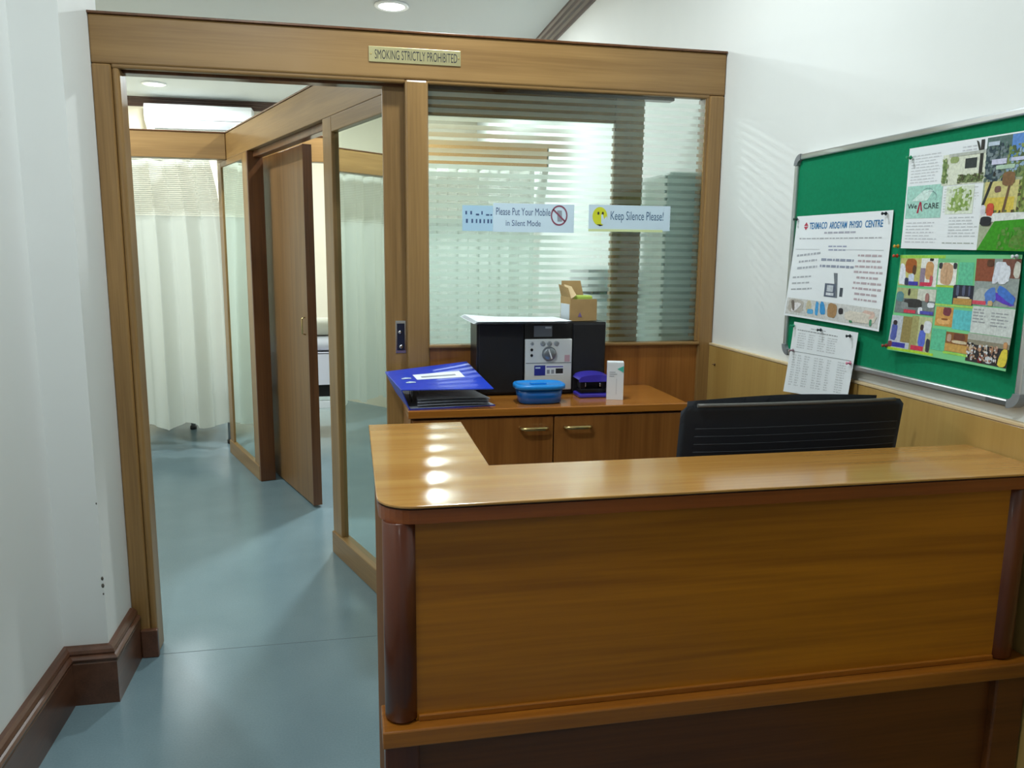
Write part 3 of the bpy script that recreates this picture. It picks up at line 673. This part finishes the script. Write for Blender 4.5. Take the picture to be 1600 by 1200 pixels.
# ------------------------------------------------------------------ notice board and papers
XB = 1.36
nb = thing('notice_board', 'green felt notice board with aluminium frame on the right wall', 'notice board', (XB, -1.02, 1.135))
FELT = plain('green_felt', (14, 128, 88), .85, noise=.08, nscale=120, spec=.15)
Y0, Y1, Z0, Z1 = -.553, -1.483, 1.135, 1.752
bx('felt_panel', (XB+.003, XR-.001, Y1+.01, Y0-.01, Z0+.01, Z1-.01), FELT, nb, 0)
for n_, d in (('frame_bar', (XB-.006, XR-.001, Y1+.03, Y0-.03, Z1-.017, Z1)), ('frame_bar', (XB-.006, XR-.001, Y1+.03, Y0-.03, Z0, Z0+.017)),
              ('frame_bar', (XB-.006, XR-.001, Y0-.017, Y0, Z0+.03, Z1-.03)), ('frame_bar', (XB-.006, XR-.001, Y1, Y1+.017, Z0+.03, Z1-.03))):
    bx(n_, d, ALU, nb, .004)
for yy, zz, a0 in ((Y0-.032, Z1-.032, 0), (Y1+.032, Z1-.032, 90), (Y1+.032, Z0+.032, 180), (Y0-.032, Z0+.032, 270)):
    o_ = arc(0, 0, .033, a0, a0+90, 8); i_ = arc(0, 0, .014, a0, a0+90, 8)
    # board is seen from -X: its right is -Y
    P_ = lambda p: (XB-.008, yy+p[0] if False else yy+p[0], zz+p[1])
    q = [(XB-.008, yy+px_, zz+pz_) for px_, pz_ in [(a, b) for a, b in o_]+[(a, b) for a, b in i_[::-1]]]
    MB().prism(q, (.026, 0, 0)).build('corner_cap', GREYP, nb)
bx('maker_tag', (XB-.0075, XB-.005, -1.455, -1.395, Z0+.004, Z0+.013), plain('tag_grey', (86, 90, 92), .4), nb, 0)

def sheet(name, label, cat, ya, yb_, za, zb, mat=PAPER, q=None, curl=.006, dx=0.0):
    """paper pinned on the board; s,t run 0..1 from left to right and bottom to top"""
    t = thing(name, label, cat, (XB-.002-dx, (ya+yb_)/2, za))
    q = q or [(ya, za), (yb_, za), (yb_, zb), (ya, zb)]
    def P(s, t_, e=0.0):
        y = (q[0][0]*(1-s)+q[1][0]*s)*(1-t_)+(q[3][0]*(1-s)+q[2][0]*s)*t_
        z_ = (q[0][1]*(1-s)+q[1][1]*s)*(1-t_)+(q[3][1]*(1-s)+q[2][1]*s)*t_
        b = curl*((2*s-1)**2*(1-t_)**1.5*.8+.35*(1-t_)**2+.15*math.sin(s*6)*t_*(1-t_))
        return (XB-.0012-dx-b-e, y, z_)
    MB().grid(lambda u, v: P(u, v), 12, 10).build('paper', mat, t)
    return t, P
def prt(P, pts, mat, parent, e=.0004, name='print'):
    """flat print: a polygon of (s,t) points subdivided so that it follows the sheet"""
    (a, b, c, d) = pts if len(pts) == 4 else (pts[0], pts[1], pts[2], pts[2])
    g = lambda u, v: P(*[(a[i]*(1-u)+b[i]*u)*(1-v)+(d[i]*(1-u)+c[i]*u)*v for i in (0, 1)], e)
    n = max(1, int(abs(b[0]-a[0])*12)); k = max(1, int(abs(d[1]-a[1])*10))
    return MB().grid(g, n+1, k+1).build(name, mat, parent)
def blob(P, q, mat, parent, e, name='picture_patch', seed=0):
    """rounded irregular patch of a printed photograph inside the quad q"""
    (a, b, c, d) = q if len(q) == 4 else (q[0], q[1], q[2], q[2]); rnd = random.Random(seed); pts = []
    for i in range(18):
        an = 2*math.pi*i/18; ca, sa = math.cos(an), math.sin(an); k = .5*rnd.uniform(.88, 1.04)
        u = .5+k*math.copysign(abs(ca)**.62, ca); v = .5+k*math.copysign(abs(sa)**.62, sa)
        pts.append(P(*[(a[j]*(1-u)+b[j]*u)*(1-v)+(d[j]*(1-u)+c[j]*u)*v for j in (0, 1)], e))
    return MB().poly(pts).build(name, mat, parent)
def speckle(P, r, cols, n, size, parent, e, seed=1):
    """many small dabs: leaves, grass, faces in printed photographs"""
    rnd = random.Random(seed); s0, t0, s1, t1 = r
    for ci, c in enumerate(cols):
        m = MB()
        for i in range(n):
            x, y = rnd.uniform(s0, s1), rnd.uniform(t0, t1); w_, h_ = size*rnd.uniform(.5, 1.2), size*1.5*rnd.uniform(.5, 1.2); a0 = rnd.uniform(0, 3)
            m.poly([P(min(s1, max(s0, x+w_*math.cos(a0+k*1.047))), min(t1, max(t0, y+h_*math.sin(a0+k*1.047))), e+.00003*ci+.000001*i) for k in range(6)])
        m.build('picture_dabs', ink(*c), parent)
def rect(s0, t0, s1, t1): return [(s0, t0), (s1, t0), (s1, t1), (s0, t1)]
PC = {}
def ink(r, g, b):
    k = (r, g, b)
    if k not in PC: PC[k] = plain('print_%d_%d_%d' % k, k, .6, spec=.25, noise=.16, nscale=150)
    return PC[k]
def words(P, s0, t0, s1, t1, n, parent, rgb=(150, 154, 168), th=.5, rag=.25, align='l', slant=0, e=.0005):
    """lines of unreadably small print"""
    m = MB(); dt = (t1-t0)/n; rnd = random.Random(int(s0*1000+t0*77+n))
    for i in range(n):
        tt = t1-dt*(i+.5); L_ = (s1-s0)*(1-rag*rnd.random()); a = s0 if align == 'l' else s0+(s1-s0-L_)/2
        x = a
        while x < a+L_-.004:
            wl_ = min(rnd.uniform(.018, .055), a+L_-x); h = dt*th/2*rnd.uniform(.75, 1)
            sl = slant*(x-s0)
            m.poly([P(x, tt-h+sl, e), P(x+wl_, tt-h+sl+slant*wl_, e), P(x+wl_, tt+h+sl+slant*wl_, e), P(x, tt+h+sl, e)]); x += wl_+.009
    rgb = tuple(int(v+(226-v)*.35) for v in rgb); return m.build('small_print', plain('small_print_%d_%d_%d' % rgb, rgb, .7, spec=.2), parent)
def lettering(P, s, s0, t0, s1, t1, mat, parent, bold=0, e=.0007):
    me = text_geo(s, bold); xs = [v.co.x for v in me.vertices]; ys = [v.co.y for v in me.vertices]
    a0, a1, b0, b1 = min(xs), max(xs), min(ys), max(ys)
    for v in me.vertices: v.co = P(s0+(v.co.x-a0)/(a1-a0)*(s1-s0), t0+(v.co.y-b0)/(b1-b0)*(t1-t0), e)
    me.materials.append(mat); return link('lettering', me, parent)

# physiotherapy centre poster
t, P = sheet('printed_poster', 'white poster with blue physiotherapy centre heading on the board left', 'poster', -.570, -1.029, 1.257, 1.565, PAPER, [(-.564, 1.260), (-1.031, 1.254), (-1.029, 1.564), (-.582, 1.566)], .012)
HB = plain('heading_blue', (44, 120, 178), .5)
lettering(P, 'TEXMACO', .165, .868, .366, .932, HB, t, .016); lettering(P, 'AROGYAM', .392, .866, .575, .930, HB, t, .016)
lettering(P, 'PHYSIO', .603, .866, .725, .928, HB, t, .016); lettering(P, 'CENTRE', .755, .866, .92, .928, HB, t, .016)
for q in ([(.098, .902), (.150, .902), (.124, .938)], [(.098, .894), (.150, .894), (.124, .860)]): prt(P, q, ink(190, 70, 90), t, .0006, 'logo')
words(P, .34, .815, .68, .845, 1, t, (150, 150, 170), .6, .05, 'c'); words(P, .06, .768, .93, .788, 1, t, (150, 152, 160), .6, .02)
prt(P, rect(.03, .672, .31, .675), ink(160, 164, 172), t, .0005, 'rule'); prt(P, rect(.52, .672, .95, .675), ink(160, 164, 172), t, .0005, 'rule')
words(P, .40, .655, .60, .72, 2, t, (120, 130, 170), .4, .1, 'c'); words(P, .33, .49, .69, .61, 2, t, (110, 120, 150), .4, .08, 'c')
words(P, .05, .45, .33, .64, 3, t, (150, 156, 170), .35, .3, 'c', .12); words(P, .04, .24, .30, .42, 3, t, (150, 154, 164), .3, .4, 'l', .12)
words(P, .68, .22, .98, .65, 9, t, (165, 140, 152), .42, .3, 'c')
dv = prt(P, rect(.41, .235, .53, .36), ink(96, 104, 122), t, .0006, 'device_picture'); prt(P, rect(.435, .285, .50, .345), ink(196, 202, 210), dv, .0009, 'device_screen')
prt(P, rect(.43, .25, .51, .275), ink(216, 220, 226), dv, .0009, 'device_keys'); prt(P, [(.53, .235), (.55, .235), (.53, .46), (.49, .46)], ink(120, 126, 134), t, .0006, 'stand_picture'); prt(P, rect(.57, .25, .60, .33), ink(80, 86, 96), t, .0006, 'handset_picture')
ke = 0
ps = prt(P, rect(.015, .02, .985, .185), ink(206, 206, 204), t, .0005, 'photo_strip')
for q, c in ((rect(.03, .04, .21, .18), (182, 176, 168)), (rect(.235, .05, .29, .18), (196, 186, 160)), (rect(.25, .05, .32, .10), (92, 168, 214)), (rect(.335, .04, .37, .185), (76, 160, 218)), ([(.39, .05), (.46, .07), (.42, .185), (.38, .185)], (66, 150, 210)),
             (rect(.465, .045, .565, .185), (168, 132, 92)), (rect(.58, .09, .63, .15), (60, 56, 60)), (rect(.64, .04, .97, .14), (214, 206, 194)), (rect(.82, .09, .95, .16), (214, 184, 172)), (rect(.70, .03, .735, .085), (80, 138, 104)), (rect(.90, .03, .925, .09), (80, 150, 116)), ([(.07, .05), (.12, .05), (.2, .15), (.1, .15)], (226, 222, 224)), ([(.09, .06), (.12, .06), (.10, .17), (.06, .17)], (116, 106, 98))):
    ke += 1; blob(P, q, ink(*c), ps, .0008+.00008*(ke % 40), 'picture_patch', ke)

# timetable sheet
t, P = sheet('timetable_sheet', 'white typed timetable sheet pinned over the lower frame of the board', 'paper', -.61, -.93, 1.03, 1.243, PAPER, [(-.597, 1.020), (-.925, 1.046), (-.942, 1.242), (-.622, 1.244)], .006, .010)
words(P, .3, .93, .55, .95, 1, t, (150, 154, 160), .6, .05, 'c'); words(P, .08, .885, .72, .912, 1, t, (120, 124, 130), .6, .02, 'l')
for s0, s1 in ((.10, .24), (.28, .38), (.44, .56), (.58, .74)): words(P, s0, .64, s1, .87, 7, t, (196, 200, 206), .5, .3)
prt(P, rect(.06, .588, .97, .594), ink(120, 124, 130), t, .0005, 'rule')
for s0, s1 in ((.06, .13), (.15, .22), (.26, .36), (.42, .48), (.50, .58), (.62, .68), (.78, .92)): words(P, s0, .10, s1, .56, 13, t, (198, 203, 210), .55, .35)

# welfare brochure
t, P = sheet('brochure_poster', 'white brochure spread with green lawn photograph at the top of the board', 'poster', -1.073, -1.455, 1.465, 1.708, PAPER, [(-1.078, 1.468), (-1.455, 1.461), (-1.455, 1.704), (-1.069, 1.710)], .006)
lg = prt(P, rect(.012, .30, .325, .62), ink(166, 212, 200), t, .0005, 'logo_field')
lettering(P, 'We', .03, .395, .115, .445, INK, t, .0, .0012); lettering(P, 'CARE', .175, .39, .305, .445, INK, t, .0, .0012)
prt(P, [(.115, .35), (.13, .35), (.145, .46), (.135, .46)], ink(176, 40, 70), lg, .001, 'logo_figure'); prt(P, [(.15, .38), (.165, .36), (.15, .46), (.14, .46)], ink(176, 40, 70), lg, .001, 'logo_figure')
for a0 in (0, 1):
    pp = arc(.20+a0*.025, .535-a0*.03, .055, -60+a0*20, 170-a0*40, 12); m = MB()
    for (x0, y0), (x1, y1) in zip(pp, pp[1:]): m.poly([P(x0, y0, .001), P(x1, y1, .001), P(x1*.97+.006, y1*.985+.006, .001), P(x0*.97+.006, y0*.985+.006, .001)])
    m.build('logo_swirl', ink(76, 100, 120), lg)
prt(P, [(.06, .47), (.20, .47), (.25, .57), (.16, .57)], ink(212, 234, 228), lg, .0008, 'logo_dove')
words(P, .03, .64, .29, .93, 10, t, (196, 200, 208), .4, .2); words(P, .03, .05, .31, .27, 7, t, (188, 192, 202), .4, .25); words(P, .40, .11, .63, .31, 7, t, (184, 190, 198), .4, .2); words(P, .34, .34, .62, .58, 9, t, (200, 206, 206), .35, .2)
words(P, .46, .80, .58, .95, 5, t, (186, 190, 200), .4, .1); words(P, .36, .05, .62, .07, 1, t, (130, 140, 130), .5, .02)
pt = prt(P, rect(.36, .33, .58, .59), ink(222, 230, 214), t, .0006, 'plant_picture')
for q in ([(.40, .36), (.50, .36), (.48, .58), (.44, .56)], [(.44, .34), (.56, .42), (.57, .48), (.46, .46)], [(.38, .44), (.46, .36), (.5, .44), (.40, .49)]): prt(P, q, ink(150, 176, 100), pt, .0009, 'leaf_patch')
ke = 0
hs = prt(P, rect(.31, .60, .645, .885), ink(220, 224, 206), t, .0006, 'house_photo')
for q, c in ((rect(.49, .74, .58, .83), (60, 66, 66)), (rect(.44, .61, .64, .68), (110, 124, 84)), (rect(.31, .62, .35, .86), (126, 148, 92)), ([(.60, .68), (.625, .68), (.625, .98), (.60, .98)], (58, 58, 56)), ([(.59, .88), (.61, .86), (.58, .97), (.565, .98)], (64, 66, 60)), (rect(.37, .80, .44, .86), (150, 166, 110)), (rect(.36, .86, .645, .888), (186, 190, 182))):
    ke += 1; (prt(P, q, ink(*c), hs, .0008+.00008*ke, 'picture_patch') if ke in (1, 4, 5, 7) else blob(P, q, ink(*c), hs, .0008+.00008*ke, 'picture_patch', ke))
ke = 0
gp = prt(P, [(.645, .0), (1, 0), (1, .99), (.645, .985)], ink(170, 178, 150), t, .0007, 'garden_photo')
for q, c in ((rect(.645, .72, 1, .985), (92, 116, 112)), (rect(.82, .80, 1, .985), (96, 140, 206)), (rect(.72, .62, 1, .80), (118, 138, 96)), (rect(.645, .60, .76, .90), (66, 84, 92)), (rect(.66, .32, .90, .60), (206, 196, 132)), (rect(.66, .33, .88, .46), (214, 190, 84)), (rect(.73, .50, .78, .56), (120, 92, 84)), (rect(.90, .32, 1, .62), (146, 160, 92)),
             ([(.648, .40), (.668, .40), (.735, .68), (.72, .70)], (54, 54, 52)), ([(.80, .33), (.82, .33), (.85, .62), (.835, .62)], (112, 86, 66)), (rect(.92, .36, .935, .8), (104, 122, 60)), (rect(.78, .55, .87, .68), (132, 100, 70)), (rect(.645, .25, 1, .325), (226, 228, 226)), ([(.65, 0), (1, 0), (1, .27), (.76, .255)], (62, 150, 34)), ([(.86, .03), (1, 0), (1, .18), (.92, .16)], (92, 132, 56)), (rect(.688, .30, .745, .415), (206, 84, 62)), (rect(.645, .31, .685, .40), (218, 216, 226)), (rect(.65, .215, .74, .30), (48, 50, 54)), (rect(.695, .745, .80, .79), (206, 206, 230)), (rect(.73, .70, .86, .735), (180, 206, 184)), (rect(.83, .76, .97, .79), (200, 204, 230)), (rect(.66, .91, .74, .945), (190, 204, 220))):
    ke += 1; (prt(P, q, ink(*c), gp, .0008+.00010*ke, 'picture_patch') if ke in (1, 2, 5, 6, 9, 10, 13, 14, 19, 20, 21, 22) else blob(P, q, ink(*c), gp, .0008+.00010*ke, 'picture_patch', ke))
speckle(P, (.645, .60, .80, .93), [(58, 74, 84), (96, 116, 110), (120, 134, 140)], 45, .012, gp, .0017)
speckle(P, (.80, .62, 1, .90), [(98, 126, 78), (134, 150, 92), (84, 100, 70), (150, 176, 200)], 40, .012, gp, .0017, 2)
speckle(P, (.90, .33, 1, .62), [(110, 138, 62), (160, 170, 96), (92, 84, 60)], 28, .012, gp, .0018, 3)
speckle(P, (.66, .30, .90, .35), [(96, 110, 66), (84, 70, 52)], 18, .010, gp, .0019, 4)
speckle(P, (.80, .01, 1, .20), [(72, 138, 44), (96, 140, 66)], 26, .014, gp, .0029, 5)
speckle(P, (.44, .61, .64, .69), [(92, 110, 70), (140, 156, 106), (84, 84, 62)], 24, .009, hs, .0018, 6)
speckle(P, (.31, .62, .36, .86), [(104, 130, 78), (156, 172, 118)], 14, .009, hs, .0018, 7)
speckle(P, (.38, .36, .56, .56), [(176, 196, 132), (132, 160, 84), (206, 218, 190)], 22, .012, pt, .0012, 8)

# treatment photo collage
t, P = sheet('collage_poster', 'green poster collage of small treatment photographs low on the board', 'poster', -1.071, -1.446, 1.212, 1.453, plain('collage_green', (120, 204, 140), .6), [(-1.072, 1.212), (-1.451, 1.212), (-1.443, 1.454), (-1.071, 1.452)], .014)
prt(P, rect(0, .965, .42, .995), ink(156, 208, 84), t, .0005, 'yellow_green_edge'); prt(P, rect(0, .01, .4, .035), ink(176, 214, 60), t, .0005, 'yellow_green_edge')
words(P, .38, .935, .55, .965, 2, t, (80, 160, 110), .3, .1)
def photo(r, base, patches):
    s0, t0, s1, t1 = r; o = prt(P, rect(*r), ink(*base), t, .0006, 'photograph')
    for i, (q, c) in enumerate(patches):
        qq = [(s0+a*(s1-s0), t0+b*(t1-t0)) for a, b in (rect(*q) if not isinstance(q[0], tuple) else q)]
        (prt(P, qq, ink(*c), o, .0008+.00010*i, 'picture_patch') if (not isinstance(q[0], tuple) and ((i < 3 and base != (236, 236, 230) and (q[1] == 0 or q[3] == 1) and (q[0] == 0 or q[2] == 1)) or (q[2]-q[0]) > .85 or ((q[2]-q[0])/(max(.01, q[3]-q[1])) > 2.2 and q[1] < .06)))
         else blob(P, qq, ink(*c), o, .0008+.00010*i, 'picture_patch', i+int(s0*90)))
    return o
photo((.37, .71, .525, .925), (236, 236, 230), [((.12, .0, .82, 1), (206, 168, 134)), ((.0, .72, .22, 1), (66, 66, 70)), ((.80, .72, 1, 1), (66, 66, 70)), ((.44, .05, .5, .9), (190, 150, 116))])
prt(P, rect(.36, .69, .53, .708), ink(176, 208, 70), t, .0006, 'yellow_green_edge')
photo((.01, .685, .21, .965), (196, 190, 120), [((.25, .45, .8, 1), (168, 96, 48)), ([(.0, .0), (.4, .0), (.25, .8), (.0, .85)], (226, 230, 240)), ((.62, .4, .8, .75), (96, 70, 52)), ((.45, .05, .75, .45), (206, 216, 240)), ((.3, .0, .5, .3), (60, 66, 92)), ((.5, .02, .95, .16), (70, 66, 170))])
photo((.21, .685, .36, .965), (232, 232, 228), [((.28, .25, .8, .9), (206, 156, 104)), ((.0, .0, .3, .65), (146, 130, 150)), ((.5, .9, .75, 1), (50, 44, 40)), ((.6, .02, .8, .4), (196, 96, 104)), ((.05, .02, .7, .15), (206, 60, 86))])
photo((.51, .535, .675, .718), (52, 52, 66), [((.05, .0, .95, .32), (192, 150, 84)), ((.2, .32, .85, .42), (226, 216, 200)), ((.15, .45, .3, 1), (96, 104, 130)), ((.45, .45, .6, 1), (92, 98, 124)), ((.75, .45, .85, 1), (88, 92, 120))])
prt(P, rect(.37, .51, .69, .528), ink(170, 212, 100), t, .0006, 'yellow_green_edge')
photo((.385, .315, .53, .50), (206, 152, 82), [((.4, .55, .9, 1), (120, 60, 70)), ((.1, .1, .9, .4), (226, 176, 112)), ((.35, .32, .75, .42), (150, 92, 50))])
photo((.49, .085, .69, .27), (140, 92, 52), [((.0, .0, 1, .4), (196, 154, 84)), ((.25, .45, .9, .62), (206, 190, 160)), ((.3, .62, .8, .98), (112, 66, 50)), ((.05, .5, .25, .9), (190, 160, 140))])
prt(P, rect(.48, .058, .70, .08), ink(160, 214, 90), t, .0006, 'yellow_green_edge')
prt(P, rect(.375, .53, .51, .685), ink(86, 188, 146), t, .0005, 'teal_square'); prt(P, rect(.53, .30, .69, .485), ink(96, 190, 196), t, .0005, 'teal_square'); prt(P, rect(.37, .075, .49, .285), ink(96, 190, 150), t, .0005, 'teal_square'); prt(P, rect(.54, .72, .66, .93), ink(104, 196, 158), t, .0005, 'teal_square')
photo((.675, .545, 1.0, .965), (150, 160, 158), [((.0, .52, .42, 1), (146, 84, 62)), ((.6, .6, 1, 1), (126, 84, 72)), ((.86, .6, 1, .95), (206, 206, 196)), ((.0, .0, .5, .38), (176, 182, 180)), ([(.18, .3), (.6, .1), (.98, .0), (.95, .3)], (96, 66, 190)), ([(.3, .0), (.55, .08), (.5, .45), (.25, .3)], (92, 132, 206)), ([(.5, .3), (.95, .02), (1, .2), (.6, .48)], (72, 120, 204)), ([(.38, .45), (.5, .45), (.78, .9), (.45, .98)], (216, 220, 232)), ([(.5, .45), (.8, .5), (.8, .85), (.6, .95)], (222, 226, 236)), ((.26, .83, .42, .98), (96, 66, 50)), ((.36, .0, .48, .12), (206, 176, 130)), ((.0, .02, .32, .1), (216, 84, 104))])
photo((.68, .29, 1.0, .535), (206, 212, 210), []); words(P, .69, .38, .80, .52, 5, t, (110, 118, 128), .4, .3, e=.001); words(P, .83, .36, .98, .50, 5, t, (120, 128, 136), .4, .3, e=.001)
o_ = photo((.67, .025, 1.0, .285), (58, 54, 56), [((.0, .78, 1, 1), (176, 178, 170)), ((.0, .62, 1, .78), (140, 134, 116)), ((.06, .3, .16, .62), (196, 180, 160)), ((.28, .4, .36, .66), (190, 150, 120)), ((.42, .38, .5, .64), (206, 196, 184)), ((.55, .4, .64, .66), (186, 140, 110)), ((.68, .42, .75, .68), (200, 170, 150)), ((.12, .04, .18, .4), (206, 210, 216)), ((.48, .05, .66, .3), (214, 218, 224)), ([(.76, .0), (1, .0), (1, .66), (.84, .6)], (214, 196, 70)), ((.86, .62, .96, .86), (196, 146, 100)), ((.3, .02, .42, .25), (120, 36, 46))])
speckle(P, (.675, .05, .92, .20), [(196, 160, 132), (44, 40, 44), (150, 112, 96), (206, 208, 212)], 22, .009, o_, .0023, 9)
photo((.01, .40, .37, .66), (120, 128, 128), [((.0, .6, .55, 1), (176, 178, 128)), ((.55, .55, 1, 1), (206, 208, 196)), ((.0, .45, .2, .85), (96, 140, 146)), ((.2, .25, .7, .6), (60, 58, 58)), ((.15, .15, .35, .45), (140, 146, 146)), ((.3, .7, .36, .98), (60, 52, 46)), ((.25, .03, .55, .16), (206, 66, 86)), ((.6, .02, .72, .3), (226, 230, 236)), ((.82, .3, 1, .5), (226, 228, 236)), ((.66, .04, .98, .16), (84, 84, 176)), ((.75, .5, .85, .85), (160, 116, 110))])
photo((.0, .035, .19, .37), (190, 196, 206), [((.55, .2, 1, 1), (150, 134, 84)), ((.05, .2, .35, .75), (84, 96, 170)), ((.1, .7, .3, .85), (60, 52, 56)), ((.0, .0, .2, .2), (120, 60, 64)), ((.2, .03, .8, .17), (60, 60, 160))])
photo((.185, .035, .365, .385), (190, 192, 146), [((.0, .0, .35, 1), (164, 158, 106)), ((.4, .12, .75, .62), (92, 110, 206)), ((.6, .55, 1, .9), (216, 220, 226)), ((.45, .6, .62, .78), (70, 56, 52)), ((.1, .02, .7, .15), (206, 60, 84)), ((.8, .0, 1, .4), (60, 60, 66))])

# push pins
def pin(y, z, rgb, label, dx=0):
    t = tag(offset_mesh(MB().lathe([(.0008, -.004), (.0008, .003), (.0048, .0035), (.0052, .0045), (.0026, .006), (.0024, .012), (.0042, .014), (.004, .0152), (.001, .0155)], (XB-.003-dx, y, z), 'X', 12).build('push_pin', plain('pin_%d_%d_%d' % rgb, rgb, .3)), (XB-.003-dx, y, z)), label, 'push pin', 'push pins on the notice board')
DG = (24, 54, 50)
pin(-.59, 1.557, DG, 'dark push pin at the top left corner of the blue-headed poster')
pin(-1.008, 1.556, (20, 24, 40), 'dark push pin at the top right corner of the blue-headed poster')
pin(-.63, 1.232, (20, 150, 110), 'green push pin at the top left corner of the timetable sheet', .01)
pin(-.775, 1.233, (20, 36, 44), 'dark push pin at the top middle of the timetable sheet', .01)
pin(-.915, 1.230, (20, 36, 44), 'dark push pin at the top right corner of the timetable sheet', .01)
pin(-.925, 1.156, (226, 130, 160), 'pink push pin at the right edge of the timetable sheet', .01)
pin(-.635, 1.156, (150, 120, 130), 'pale push pin at the left edge of the timetable sheet', .01)
pin(-1.083, 1.687, (20, 150, 100), 'green push pin at the top left corner of the lawn brochure')
pin(-1.066, 1.473, (214, 160, 60), 'orange push pin at the bottom left corner of the lawn brochure')
pin(-1.066, 1.449, (190, 70, 40), 'red push pin at the top left corner of the green collage')
pin(-1.435, 1.450, (220, 224, 226), 'white push pin at the top right corner of the green collage')
pin(-1.070, 1.222, (150, 60, 50), 'red push pin at the bottom left corner of the green collage', .012)
